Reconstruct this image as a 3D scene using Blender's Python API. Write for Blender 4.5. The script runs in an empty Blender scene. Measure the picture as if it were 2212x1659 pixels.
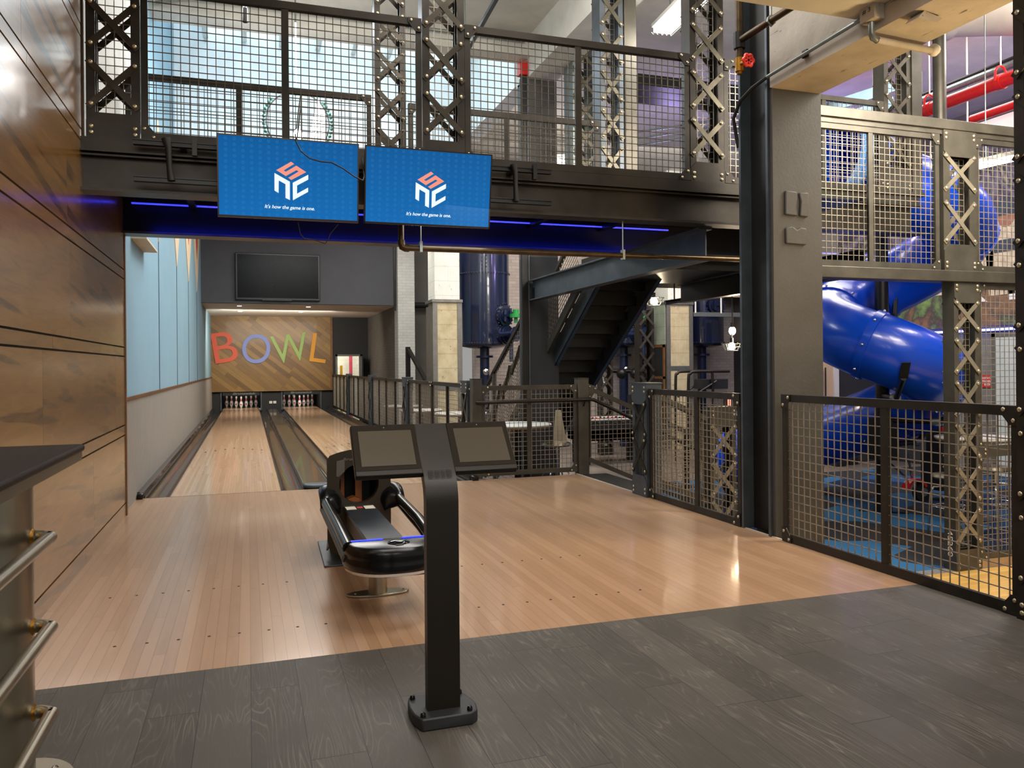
import bpy, bmesh, math, random
from math import sin, cos, pi, radians, sqrt, atan2
from mathutils import Vector, Matrix
random.seed(7)
SC = bpy.context.scene
COL = SC.collection

# ---------------------------------------------------------------- mesh helper
class MB:
    def __init__(s):
        s.v = []; s.f = []; s.mi = []; s.cur = 0; s.pid = []; s.p = 0.0
    def add(s, vs, fs):
        n = len(s.v)
        s.v += [tuple(v) for v in vs]
        for f in fs:
            s.f.append(tuple(i + n for i in f)); s.mi.append(s.cur); s.pid.append(s.p)
        return s
    def hexa(s, p):
        return s.add(p, [(0,3,2,1),(4,5,6,7),(0,1,5,4),(1,2,6,5),(2,3,7,6),(3,0,4,7)])
    def box(s, x0, x1, y0, y1, z0, z1):
        return s.hexa([(x0,y0,z0),(x1,y0,z0),(x1,y1,z0),(x0,y1,z0),(x0,y0,z1),(x1,y0,z1),(x1,y1,z1),(x0,y1,z1)])
    def lb(s, P, u0, u1, d0, d1, z0, z1):
        return s.hexa([P(u0,d0,z0),P(u1,d0,z0),P(u1,d1,z0),P(u0,d1,z0),P(u0,d0,z1),P(u1,d0,z1),P(u1,d1,z1),P(u0,d1,z1)])
    def bar(s, a, b, w, h, up=(0,0,1)):
        a = Vector(a); b = Vector(b); d = (b - a).normalized(); up = Vector(up)
        sd = d.cross(up)
        if sd.length < 1e-4: sd = d.cross(Vector((1,0,0)))
        sd.normalize(); u2 = sd.cross(d).normalized()
        sd *= w/2; u2 *= h/2
        return s.hexa([a-sd-u2, a+sd-u2, b+sd-u2, b-sd-u2, a-sd+u2, a+sd+u2, b+sd+u2, b-sd+u2])
    def cyl(s, a, b, r, n=12, r2=None, caps=True):
        a = Vector(a); b = Vector(b); d = (b-a).normalized()
        t = Vector((0,0,1)) if abs(d.z) < .9 else Vector((1,0,0))
        e1 = d.cross(t).normalized(); e2 = d.cross(e1)
        r2 = r if r2 is None else r2
        vs = [a + (e1*cos(2*pi*i/n) + e2*sin(2*pi*i/n))*r for i in range(n)] + [b + (e1*cos(2*pi*i/n) + e2*sin(2*pi*i/n))*r2 for i in range(n)]
        fs = [(i, (i+1)%n, n+(i+1)%n, n+i) for i in range(n)]
        if caps: fs += [tuple(range(n-1,-1,-1)), tuple(range(n,2*n))]
        return s.add(vs, fs)
    def tube(s, pts, r, n=10, caps=True, closed=False):
        pts = [Vector(p) for p in pts]; m = len(pts)
        rr = r if isinstance(r, (list, tuple)) else [r]*m
        e = None; rings = []
        for i, p in enumerate(pts):
            a = pts[(i-1) % m] if (closed or i > 0) else p
            b = pts[(i+1) % m] if (closed or i < m-1) else p
            d = (b-a).normalized()
            if e is None:
                t = Vector((0,0,1)) if abs(d.z) < .9 else Vector((1,0,0))
                e = d.cross(t).normalized()
            else:
                e = (e - d*e.dot(d)).normalized()
            e2 = d.cross(e)
            rings.append([p + (e*cos(2*pi*k/n) + e2*sin(2*pi*k/n))*rr[i] for k in range(n)])
        vs = [v for q in rings for v in q]; fs = []
        for i in range(m if closed else m-1):
            j = (i+1) % m
            for k in range(n):
                fs.append((i*n+k, i*n+(k+1)%n, j*n+(k+1)%n, j*n+k))
        if caps and not closed:
            fs += [tuple(range(n-1,-1,-1)), tuple(range((m-1)*n, m*n))]
        return s.add(vs, fs)
    def prism(s, poly, O, U, V, N):
        O = Vector(O); U = Vector(U); V = Vector(V); N = Vector(N); n = len(poly)
        a = [O + U*p[0] + V*p[1] for p in poly]; b = [p + N for p in a]
        fs = [tuple(range(n-1,-1,-1)), tuple(range(n,2*n))] + [(i,(i+1)%n,n+(i+1)%n,n+i) for i in range(n)]
        return s.add(a+b, fs)
    def sphere(s, c, r, nu=10, nv=6, sc=(1,1,1)):
        c = Vector(c); vs = []; fs = []
        for j in range(nv+1):
            t = pi*j/nv
            for i in range(nu):
                a = 2*pi*i/nu
                vs.append(c + Vector((r*sc[0]*sin(t)*cos(a), r*sc[1]*sin(t)*sin(a), r*sc[2]*cos(t))))
        for j in range(nv):
            for i in range(nu):
                fs.append((j*nu+i, (j+1)*nu+i, (j+1)*nu+(i+1)%nu, j*nu+(i+1)%nu))
        return s.add(vs, fs)
    def lathe(s, prof, c=(0,0,0), n=16, ax='z', a0=0, a1=2*pi):
        c = Vector(c); vs = []; fs = []; full = abs(a1-a0-2*pi) < 1e-6
        cols = n if full else n+1
        for r, z in prof:
            for i in range(cols):
                a = a0 + (a1-a0)*i/n
                q = Vector((r*cos(a), r*sin(a), z))
                if ax == 'y': q = Vector((q.x, q.z, q.y))
                if ax == 'x': q = Vector((q.z, q.x, q.y))
                vs.append(c+q)
        for j in range(len(prof)-1):
            for i in range(n):
                k = (i+1) % cols
                fs.append((j*cols+i, j*cols+k, (j+1)*cols+k, (j+1)*cols+i))
        return s.add(vs, fs)
    def sheet(s, rows):
        n = len(rows[0]); vs = [v for r in rows for v in r]
        return s.add(vs, [(j*n+i, j*n+i+1, (j+1)*n+i+1, (j+1)*n+i) for j in range(len(rows)-1) for i in range(n-1)])
    def build(s, name, mat, parent=None, smooth=None, bevel=0, seg=2, org=None):
        me = bpy.data.meshes.new(name)
        if parent is not None: o3 = wloc(parent)
        elif org is not None: o3 = Vector(org)
        else:
            xs = [v[0] for v in s.v]; ys = [v[1] for v in s.v]; zs = [v[2] for v in s.v]
            o3 = Vector(((min(xs)+max(xs))/2, (min(ys)+max(ys))/2, min(zs)))
        me.from_pydata([(v[0]-o3.x, v[1]-o3.y, v[2]-o3.z) for v in s.v], [], s.f)
        mats = mat if isinstance(mat, (list, tuple)) else [mat]
        for m in mats: me.materials.append(m)
        for p, i in zip(me.polygons, s.mi): p.material_index = i
        if any(s.pid):
            at = me.attributes.new('pid', 'FLOAT', 'FACE')
            for i, q in enumerate(s.pid): at.data[i].value = q
        bm = bmesh.new(); bm.from_mesh(me)
        bmesh.ops.recalc_face_normals(bm, faces=bm.faces); bm.to_mesh(me); bm.free()
        if smooth is not None:
            me.shade_smooth()
            if smooth < 180: me.set_sharp_from_angle(angle=radians(smooth))
        o = bpy.data.objects.new(name, me); COL.objects.link(o)
        if parent is not None: o.parent = parent
        else: o.location = o3
        if bevel:
            md = o.modifiers.new('bevel', 'BEVEL'); md.width = bevel; md.segments = seg; md.limit_method = 'ANGLE'; md.angle_limit = radians(35)
            me.shade_smooth(); me.set_sharp_from_angle(angle=radians(50))
        return o

def wloc(o):
    v = Vector((0,0,0))
    while o is not None:
        v += o.location; o = o.parent
    return v
def tag(o, label, cat, group=None, kind=None):
    o['label'] = label; o['category'] = cat
    if group: o['group'] = group
    if kind: o['kind'] = kind
    return o
def thing(name, label, cat, loc, group=None, kind=None):
    o = bpy.data.objects.new(name, None); o.empty_display_size = .1
    COL.objects.link(o); o.location = loc
    return tag(o, label, cat, group, kind)
def box(name, mat, b, parent=None, bevel=0):
    return MB().box(*b).build(name, mat, parent, bevel=bevel)
def copy_tree(o, loc, label, group=None):
    c = o.copy(); COL.objects.link(c); c.location = loc; c['label'] = label
    if group: c['group'] = group
    for ch in list(o.children):
        d = ch.copy(); COL.objects.link(d); d.parent = c
        for g in list(ch.children):
            e = g.copy(); COL.objects.link(e); e.parent = d
    return c
def text_mesh(txt, size=1, bold=0.0, shear=0.0, ext=0.0, res=6):
    cu = bpy.data.curves.new('t', 'FONT'); cu.body = txt; cu.size = size; cu.offset = bold; cu.shear = shear; cu.extrude = ext
    cu.resolution_u = res
    ob = bpy.data.objects.new('t', cu); COL.objects.link(ob)
    dg = bpy.context.evaluated_depsgraph_get(); dg.update()
    me = bpy.data.meshes.new_from_object(ob.evaluated_get(dg))
    vs = [tuple(v.co) for v in me.vertices]; fs = [tuple(p.vertices) for p in me.polygons]
    bpy.data.objects.remove(ob); bpy.data.curves.remove(cu); bpy.data.meshes.remove(me)
    return vs, fs
def text_on(name, txt, mat, parent, O, U, V, w, h=None, bold=0., shear=0., thick=0.0015, rot=0.0):
    """lettering laid on a plane: O lower-left corner, U right, V up (unit vectors), w width"""
    vs, fs = text_mesh(txt, 1, bold, shear, 0.5)
    x0 = min(v[0] for v in vs); x1 = max(v[0] for v in vs); y0 = min(v[1] for v in vs); y1 = max(v[1] for v in vs)
    k = w/(x1-x0); kv = k if h is None else h/(y1-y0)
    O = Vector(O); U = Vector(U).normalized(); V = Vector(V).normalized(); N = U.cross(V)
    c, s = cos(rot), sin(rot); cx, cy = w/2, (y1-y0)*kv/2
    out = []
    for v in vs:
        a = (v[0]-x0)*k - cx; b = (v[1]-y0)*kv - cy
        a, b = a*c - b*s + cx, a*s + b*c + cy
        out.append(O + U*a + V*b + N*(thick*(v[2]+.5)))
    m = MB(); m.add(out, fs)
    return m.build(name, mat, parent)

# ---------------------------------------------------------------- materials
def lin(c):
    return tuple((x/12.92 if x <= .04045 else ((x+.055)/1.055)**2.4) for x in c)
def rgb(h):
    return lin(tuple(int(h[i:i+2], 16)/255 for i in (0, 2, 4)))
class NT:
    def __init__(s, name):
        s.m = bpy.data.materials.new(name); s.m.use_nodes = True
        s.t = s.m.node_tree; s.b = s.t.nodes['Principled BSDF']; s._pos = None
    def n(s, typ, **kw):
        q = s.t.nodes.new(typ)
        for k, v in kw.items(): setattr(q, k, v)
        return q
    def l(s, a, b): s.t.links.new(a, b)
    def pos(s, obj=False):
        if obj: return s.n('ShaderNodeTexCoord').outputs['Object']
        return s.n('ShaderNodeNewGeometry').outputs['Position']
    def math(s, op, a, b=None, c=None):
        q = s.n('ShaderNodeMath', operation=op)
        for i, x in enumerate((a, b, c)):
            if x is None: continue
            if isinstance(x, (int, float)): q.inputs[i].default_value = x
            else: s.l(x, q.inputs[i])
        return q.outputs[0]
    def dot(s, p, d):
        q = s.n('ShaderNodeVectorMath', operation='DOT_PRODUCT'); s.l(p, q.inputs[0]); q.inputs[1].default_value = d
        return q.outputs['Value']
    def scale(s, p, v):
        q = s.n('ShaderNodeVectorMath', operation='MULTIPLY'); s.l(p, q.inputs[0]); q.inputs[1].default_value = v
        return q.outputs[0]
    def comb(s, x, y, z=0):
        q = s.n('ShaderNodeCombineXYZ')
        for i, a in enumerate((x, y, z)):
            if isinstance(a, (int, float)): q.inputs[i].default_value = a
            else: s.l(a, q.inputs[i])
        return q.outputs[0]
    def noise(s, vec, scale, detail=3, rough=.55, out='Fac', dist=0):
        q = s.n('ShaderNodeTexNoise'); s.l(vec, q.inputs['Vector']); q.inputs['Scale'].default_value = scale
        q.inputs['Detail'].default_value = detail; q.inputs['Roughness'].default_value = rough; q.inputs['Distortion'].default_value = dist
        return q.outputs[out]
    def ramp(s, f, stops, interp='LINEAR'):
        q = s.n('ShaderNodeValToRGB'); q.color_ramp.interpolation = interp
        e = q.color_ramp.elements
        while len(e) < len(stops): e.new(.5)
        for k, (p, c) in zip(e, stops):
            k.position = p; k.color = (*c, 1) if not isinstance(c, (int, float)) else (c, c, c, 1)
        s.l(f, q.inputs[0]); return q.outputs[0]
    def mix(s, f, a, b, mode='MIX'):
        q = s.n('ShaderNodeMix', data_type='RGBA', blend_type=mode)
        for i, x in ((0, f), (6, a), (7, b)):
            if isinstance(x, (int, float)): q.inputs[i].default_value = x
            elif isinstance(x, tuple): q.inputs[i].default_value = (*x, 1)
            else: s.l(x, q.inputs[i])
        return q.outputs[2]
    def bump(s, h, strength=.2, dist=.01):
        q = s.n('ShaderNodeBump'); q.inputs['Strength'].default_value = strength; q.inputs['Distance'].default_value = dist
        s.l(h, q.inputs['Height']); s.l(q.outputs[0], s.b.inputs['Normal'])
    def col(s, c):
        if isinstance(c, tuple): s.b.inputs['Base Color'].default_value = (*c, 1)
        else: s.l(c, s.b.inputs['Base Color'])
    def set(s, **k):
        for a, v in k.items():
            nm = {'rough':'Roughness','metal':'Metallic','coat':'Coat Weight','coatr':'Coat Roughness','spec':'Specular IOR Level','trans':'Transmission Weight','alpha':'Alpha','es':'Emission Strength'}[a]
            if isinstance(v, (int, float)): s.b.inputs[nm].default_value = v
            else: s.l(v, s.b.inputs[nm])
        return s
    def emit(s, c, st):
        if isinstance(c, tuple): s.b.inputs['Emission Color'].default_value = (*c, 1)
        else: s.l(c, s.b.inputs['Emission Color'])
        s.b.inputs['Emission Strength'].default_value = st
def M(name, hexc, rough=.5, metal=0, var=.15, vs=8, bump=0, bs=60, coat=0, spec=.5):
    t = NT(name); c = rgb(hexc) if isinstance(hexc, str) else hexc
    p = t.pos()
    n = t.noise(p, vs, 4)
    t.col(t.ramp(n, [(.3, tuple(x*(1-var) for x in c)), (.7, tuple(min(1, x*(1+var)) for x in c))]))
    t.set(rough=rough, metal=metal, coat=coat, spec=spec)
    if bump: t.bump(t.noise(p, bs, 4), bump, .004)
    return t.m
def EM(name, c, st, base=(.8,.8,.8)):
    t = NT(name); c = rgb(c) if isinstance(c, str) else c
    t.col(base); t.emit(c, st); return t.m
def planks(name, du, dv, w, L, stops, grain=(1, .25), gap=.02, gapc=.35, gvec=(40, 2), rough=.35, coat=.0, lgap=.003, bump=.0, rough2=None):
    t = NT(name); p = t.pos()
    u = t.math('DIVIDE', t.dot(p, du), w); row = t.math('FLOOR', u); fu = t.math('FRACT', u)
    wn = t.n('ShaderNodeTexWhiteNoise', noise_dimensions='1D'); t.l(row, wn.inputs['W'])
    v = t.math('ADD', t.math('DIVIDE', t.dot(p, dv), L), t.math('MULTIPLY', wn.outputs[0], 7.3)); cl = t.math('FLOOR', v); fv = t.math('FRACT', v)
    wn2 = t.n('ShaderNodeTexWhiteNoise', noise_dimensions='2D'); t.l(t.comb(row, cl), wn2.inputs['Vector'])
    gv = t.comb(t.math('MULTIPLY', t.dot(p, du), gvec[0]), t.math('ADD', t.math('MULTIPLY', t.dot(p, dv), gvec[1]), t.math('MULTIPLY', wn2.outputs[0], 37)), t.math('MULTIPLY', row, 3.1))
    g = t.noise(gv, grain[0], 5, .6, dist=.6)
    f = t.math('ADD', t.math('MULTIPLY', wn2.outputs[0], 1-grain[1]), t.math('MULTIPLY', g, grain[1]))
    c = t.ramp(f, stops)
    gu = t.math('MINIMUM', fu, t.math('SUBTRACT', 1, fu)); lt = t.math('LESS_THAN', gu, gap)
    gv2 = t.math('LESS_THAN', fv, lgap)
    e = t.math('MAXIMUM', lt, gv2)
    dark = t.mix(1.0, c, (gapc, gapc*.9, gapc*.8), 'MULTIPLY')
    t.col(t.mix(e, c, dark)); t.set(rough=rough, coat=coat, coatr=.08)
    if bump: t.bump(t.math('SUBTRACT', g, e), bump, .003)
    return t.m

m = {}
m['steel'] = M('dark patinated steel', '2d2822', .42, .55, .35, 5, .1, 40)
m['steel_black'] = M('black steel', '191817', .38, .4, .25, 3, .05, 60)
m['steel_olive'] = M('olive grey steel', '504c43', .40, .55, .25, 5, .08, 40)
m['steel_edge'] = M('blue grey steel edge', '4e545a', .4, .6, .2, 6)
m['lace'] = M('lacing bar steel', '5a5548', .38, .7, .3, 9)
m['lace_shade'] = M('shaded lacing bar steel', '3a342b', .4, .6, .3, 9)  # same lacing steel, shade on the less lit columns put into its colour
m['lace_lit'] = M('warm lit lacing steel', '8a8270', .4, .6, .2, 9)  # same lacing steel, warm light on these columns put into its colour
m['rivet'] = M('rivet metal', 'b9ad92', .3, .8, .1, 30)
m['wire'] = M('wire mesh metal', '93897a', .42, .6, .25, 12)
m['wire_dark'] = M('dark wire mesh metal', '4f473b', .45, .6, .25, 12)
m['plate'] = M('checker plate', '3a3a38', .4, .8, .2, 60, .6, 55)
m['pipe'] = M('brown iron pipe', '4a3a26', .35, .7, .4, 9)
m['brass'] = M('brass', 'a8792f', .35, .9, .25, 30)
m['galv'] = M('galvanised conduit', '8f9694', .35, .8, .12, 20)
m['chrome'] = M('chrome', 'c9ccce', .12, 1, .05, 10)
m['brushed'] = M('brushed stainless', 'a39a88', .34, 1, .08, 3)
m['red'] = M('red paint', 'c9201c', .3, 0, .1, 20)
m['redvalve'] = M('red valve wheel', 'e0362c', .35, 0, .1, 20)
m['blackgloss'] = M('black gloss plastic', '0b0b0c', .2, 0, .1, 5, spec=.4)
m['blackmat'] = M('black matt', '100f0e', .55, 0, .1, 5)
m['kiosk'] = M('bronze black powder coat', '1d1710', .4, .3, .1, 6)
m['kioskbase'] = M('base plate charcoal', '2c2d2e', .5, .2, .1, 6)
m['kscreen'] = M('unlit kiosk glass', '463e30', .3, 0, .04, 2, spec=.3)
m['kbezel'] = M('kiosk bezel glass', '120d08', .1, 0, .05, 2, coat=.6)
m['tvoff'] = M('unlit television glass', '07090b', .22, 0, .05, 2, spec=.10)
m['tvcase'] = M('television casing', '141312', .3, .2, .1, 5)
m['bezel'] = M('brown television bezel', '2b2018', .3, .5, .1, 5)
m['white'] = M('white paint', 'd8d6cf', .6, 0, .05, 4)
m['ceilwhite'] = M('off white concrete', 'c9c8c0', .8, 0, .1, 3, .25, 25)
m['wellwhite'] = M('white well paint', 'e8f0f2', .8, 0, .06, 3, .2, 20)
m['soffit'] = M('soffit paint', 'd9cfc4', .8, 0, .03, 3)
m['greywall'] = M('dark grey wall paint', '4c4d52', .75, 0, .05, 3)
m['greywall2'] = M('warm grey wall paint', '75716a', .8, 0, .08, 3)
m['darkwall'] = M('charcoal wall paint', '2b2c2e', .8, 0, .08, 3)
m['bluewall'] = M('light blue wall paint', '86a9b9', .7, 0, .03, 2)
m['cream'] = M('cream painted shape', 'd8c3a4', .7, 0, .04, 6)
m['redpaint'] = M('red painted stripe', 'c1392f', .7, 0, .05, 6)
m['line'] = M('dark painted line', '2a3a42', .7, 0, .05, 6)
def conccol():
    t = NT('grey painted concrete'); p = t.pos()
    c = t.ramp(t.noise(p, 2.5, 4), [(.3, rgb('393733')), (.7, rgb('454340'))])
    f = t.ramp(t.noise(t.scale(p, (1, 1, .7)), 7, 5, .7), [(.755, 0), (.765, .85)])
    t.col(t.mix(f, c, rgb('a9a393'))); t.set(rough=.6); t.bump(t.noise(p, 45, 4), .35, .004); return t.m
m['conccol'] = conccol()
def concbeam():
    t = NT('pale painted concrete'); p = t.pos()
    c = t.ramp(t.noise(p, 4, 4), [(.3, rgb('9c9489')), (.7, rgb('b3aba0'))])
    f = t.ramp(t.noise(t.scale(p, (16, 2.2, 16)), 1.6, 4, .6, dist=.5), [(.66, 0), (.70, .8)])
    t.col(t.mix(f, c, rgb('4d463d'))); t.set(rough=.78); t.bump(t.math('SUBTRACT', t.noise(p, 30, 4), f), .35, .005); return t.m
m['concbeam'] = concbeam()
m['tank'] = M('navy tank paint', '121c36', .22, .1, .2, 2, .12, 8, coat=.5)
m['navy'] = M('navy pipe paint', '16213f', .35, .2, .2, 8)
m['green'] = M('green valve paint', '1c8a3c', .4, 0, .15, 20)
m['slide'] = M('blue slide plastic', '0a45c6', .26, 0, .06, 2, coat=.25)
m['slidepanel'] = M('pale blue panel plastic', '5f93d8', .35, 0, .06, 2)
m['slideblack'] = M('black bracket steel', '0e0e10', .4, .3, .1, 6)
m['paleblue'] = M('pale blue steel', '7f9fb2', .45, .4, .1, 6)
m['tabletop'] = M('white table top', 'd9d6cd', .35, 0, .03, 5)
m['tableedge'] = M('wood table edge', '9b7f5e', .5, 0, .1, 9)
m['bartop'] = M('dark stone bar top', '221a13', .5, 0, .25, 18, spec=.1)
m['barapron'] = M('bar top steel edge', '6f675b', .35, .8, .1, 8)
m['bonewhite'] = M('pin white', 'e3ded3', .2, 0, .03, 9, coat=.5)
m['pinred'] = M('pin red band', 'c02c30', .3, 0, .05, 9)
m['yellow'] = M('yellow paint', 'd9a01c', .4, 0, .1, 9)
m['pink'] = M('pink red pole', 'b23a52', .5, 0, .1, 9)
m['clayframe'] = M('steel corner guard', '75736c', .45, .6, .15, 8)
m['boardwood'] = M('brown oiled wood', '6a4522', .5, 0, .25, 9)
m['boardblack'] = M('black slate', '17191a', .6, 0, .1, 5)
m['beige'] = M('beige door paint', 'cbb08f', .6, 0, .05, 3)
m['paledoor'] = M('pale green door paint', 'b9c4bf', .6, 0, .05, 3)
m['bluecloth'] = M('blue table cloth', '2b74c4', .8, 0, .1, 40)
m['ductwhite'] = M('white duct wrap', 'b7b1a9', .55, 0, .08, 5)
m['stonestrip'] = M('grey stone strip', '6b6b6b', .8, 0, .3, 40)
m['logo_red'] = EM('screen salmon', 'f4937c', 1.0, (0,0,0))
m['logo_white'] = EM('screen white', 'e6f3f6', 1.1, (0,0,0))
m['fluor'] = EM('fluorescent tube', (1.0,.97,.9), 9)
m['bulb'] = EM('warm bulb', (1,.72,.42), 30)
m['whitebulb'] = EM('bright white bulb', (1,.98,.95), 40)
m['led'] = EM('blue light strip', (.01,.03,1.0), 1.6)
m['led2'] = EM('blue light strip far', (.08,.12,1.0), 5)
m['downlight'] = EM('downlight lens', (1,.93,.82), 12)
m['skyglass'] = EM('skylight glazing', (.84,.94,1.0), 2.6)
m['redlamp'] = EM('red indicator', (1,.12,.04), 3)
m['trayblue'] = EM('blue tray light', (.02,.05,1.0), 1.6, (.0,.0,.1))

# woods
m['approach'] = planks('approach strips', (1,0,0), (0,1,0), .052, 2.8,
    [(0, rgb('9a785a')), (.4, rgb('a98566')), (.7, rgb('b38f70')), (1, rgb('a67d5d'))], (1, .6), .022, .62, (26, 2.2), .28, .35, .0012)
m['lane'] = planks('lane strips', (1,0,0), (0,1,0), .0274, 2.4,
    [(0, rgb('a88463')), (.5, rgb('bd9a78')), (1, rgb('cbab8a'))], (1, .5), .02, .7, (30, 1.6), .26, .35, .001)
m['masking'] = planks('diagonal planks', (.62,0,.785), (.785,0,-.62), .135, 1.5,
    [(0, rgb('493417')), (.3, rgb('6b4f28')), (.65, rgb('866735')), (1, rgb('9c7b43'))], (1, .45), .018, .4, (24, 3), .45, .1, .004)
m['gymfloor'] = planks('gym maple', (0,1,0), (1,0,0), .06, .9,
    [(0, rgb('b98f49')), (.5, rgb('d3a85c')), (1, rgb('e0ba70'))], (1, .4), .02, .6, (30, 2), .3, .2, .003)
def dark_planks():
    t = NT('grey oak planks'); p = t.pos(); w = .185; L = 1.25
    x = t.dot(p, (1,0,0)); y = t.dot(p, (0,1,0))
    u = t.math('DIVIDE', x, w); row = t.math('FLOOR', u); fu = t.math('FRACT', u)
    wn = t.n('ShaderNodeTexWhiteNoise', noise_dimensions='1D'); t.l(row, wn.inputs['W'])
    v = t.math('ADD', t.math('DIVIDE', y, L), t.math('MULTIPLY', wn.outputs[0], 5.7)); cl = t.math('FLOOR', v); fv = t.math('FRACT', v)
    wn2 = t.n('ShaderNodeTexWhiteNoise', noise_dimensions='2D'); t.l(t.comb(row, cl), wn2.inputs['Vector'])
    off = t.math('MULTIPLY', wn2.outputs[0], 61)
    gv = t.comb(t.math('ADD', t.math('MULTIPLY', x, 4.2), off), t.math('ADD', t.math('MULTIPLY', y, .42), off), off)
    n1 = t.noise(gv, 1.5, 2, .45, dist=.25)
    rings = t.math('FRACT', t.math('MULTIPLY', n1, 26)); rings = t.math('ABSOLUTE', t.math('SUBTRACT', rings, .5))
    ln = t.ramp(rings, [(0, .85), (.07, .3), (.2, 0)])
    fine = t.noise(t.comb(t.math('MULTIPLY', x, 130), t.math('MULTIPLY', y, 6), off), 1, 3)
    fineb = t.ramp(fine, [(.48, 0), (.75, .5)])
    mask = t.ramp(t.noise(p, 3.0, 3), [(.42, .10), (.68, .85)])
    k = t.math('MULTIPLY', t.math('MAXIMUM', ln, fineb), mask)
    base = t.ramp(wn2.outputs[0], [(0, rgb('433f39')), (.5, rgb('49453f')), (1, rgb('504b45'))])
    c = t.mix(t.math('MULTIPLY', k, .62), base, rgb('938a7d'))
    gu = t.math('MINIMUM', fu, t.math('SUBTRACT', 1, fu))
    e = t.math('MAXIMUM', t.math('LESS_THAN', gu, .006), t.math('LESS_THAN', fv, .0025))
    t.col(t.mix(e, c, rgb('1b1917'))); t.set(rough=.5, spec=.35); t.bump(k, .12, .002)
    return t.m
m['darkfloor'] = dark_planks()
def wall_wood():
    t = NT('lacquered maple panel'); p = t.pos()
    a = t.n('ShaderNodeAttribute', attribute_name='pid')
    off = t.math('MULTIPLY', a.outputs['Fac'], 13.7)
    x = t.dot(p, (1,0,0)); y = t.dot(p, (0,1,0)); z = t.dot(p, (0,0,1))
    gv = t.comb(off, t.math('MULTIPLY', y, .9), t.math('MULTIPLY', z, 7))
    g = t.noise(gv, 2.2, 5, .6, dist=.8)
    fine = t.noise(t.comb(off, t.math('MULTIPLY', y, 3), t.math('MULTIPLY', z, 60)), 1.5, 3)
    f = t.math('ADD', t.math('MULTIPLY', g, .6), t.math('ADD', t.math('MULTIPLY', fine, .25), t.math('MULTIPLY', t.math('FRACT', off), .15)))
    c = t.ramp(f, [(.3, rgb('6a491c')), (.5, rgb('835d28')), (.7, rgb('977037'))])
    sv = t.comb(t.math('ADD', off, 3), t.math('MULTIPLY', y, .62), t.math('ADD', t.math('MULTIPLY', z, 8.5), t.math('MULTIPLY', y, .9)))
    st = t.noise(sv, 1.25, 1.5, .4, dist=.15)
    stm = t.ramp(st, [(.595, 0), (.635, 1)])
    st2 = t.math('MULTIPLY', stm, t.ramp(t.noise(t.comb(off, t.math('MULTIPLY', y, 4), t.math('MULTIPLY', z, 50)), 1.2, 2), [(.3, .35), (.7, .9)]))
    t.col(t.mix(t.math('MULTIPLY', st2, .9), c, rgb('301e0c'))); t.set(rough=.34, coat=1.0, coatr=.18); t.b.inputs['Coat IOR'].default_value = 1.9
    return t.m
m['wallwood'] = wall_wood()
def brick(name, c1, c2, bs=.25, bw=.21, bh=.075):
    t = NT(name); p = t.pos()
    h = t.math('ADD', t.dot(p, (1,0,0)), t.dot(p, (0,1,0)))
    q = t.n('ShaderNodeTexBrick'); t.l(t.comb(h, t.dot(p, (0,0,1))), q.inputs['Vector'])
    q.inputs['Scale'].default_value = 1; q.inputs['Brick Width'].default_value = bw; q.inputs['Row Height'].default_value = bh; q.inputs['Mortar Size'].default_value = .006
    q.inputs['Color1'].default_value = (*rgb(c1), 1); q.inputs['Color2'].default_value = (*rgb(c2), 1)
    mc = tuple(x*.86 for x in rgb(c2)); q.inputs['Mortar'].default_value = (*mc, 1)
    n = t.noise(p, 1.5, 4)
    t.col(t.mix(1.0, q.outputs['Color'], t.ramp(n, [(.3, .82), (.7, 1.0)]), 'MULTIPLY')); t.set(rough=.75)
    t.bump(t.math('SUBTRACT', 1, q.outputs['Fac']), bs, .006)
    return t.m
m['brickgrey'] = brick('grey painted brick', '6b665f', '625d57')
m['brickwhite'] = brick('white painted brick', 'd2d2cb', 'cbcbc4')
m['brickpink'] = brick('aged white brick', 'b5aca3', 'a89c93')
m['blocks'] = brick('grey block wall', '7d7c77', '72716d', .2, .4, .2)
def ribbed(name, hexc, hex2, ax, pitch, strength=.5, dist=.01, rough=.6):
    t = NT(name); p = t.pos()
    s = t.math('SINE', t.math('MULTIPLY', t.dot(p, ax), 2*pi/pitch))
    n = t.noise(p, 3, 4)
    c = t.mix(n, rgb(hexc), rgb(hex2))
    t.col(c); t.set(rough=rough); t.bump(s, strength, dist); return t.m
m['wainscot'] = ribbed('ribbed wainscot', 'a8a297', 'b3ada3', (0,1,0), .05, 1.0, .016)
def clay(name, c1, c2, c3):
    t = NT(name); p = t.pos()
    h = t.math('ADD', t.dot(p, (1,0,0)), t.dot(p, (0,1,0)))
    s = t.math('SINE', t.math('MULTIPLY', h, 2*pi/.03))
    n = t.noise(p, 4, 5, .65); spots = t.ramp(t.noise(p, 9, 3, .6), [(.64, 0), (.72, 1)])
    seam = t.math('LESS_THAN', t.math('FRACT', t.math('DIVIDE', t.dot(p, (0,0,1)), .31)), .03)
    c = t.ramp(n, [(.3, rgb(c1)), (.6, rgb(c2))])
    c = t.mix(t.math('MULTIPLY', spots, .7), c, rgb(c3)); c = t.mix(t.math('MULTIPLY', seam, .5), c, rgb(c3))
    t.col(c); t.set(rough=.85); t.bump(s, .3, .006); return t.m
m['clay'] = clay('aged clay tile', 'a99a76', 'bfb290', '5f5645')
m['claywhite'] = clay('white clay tile', 'cfd0c6', 'dcdcd2', '9a9a90')
m['claygreen'] = clay('greenish clay tile', '7f8a78', '8d9684', '4d5145')
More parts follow.
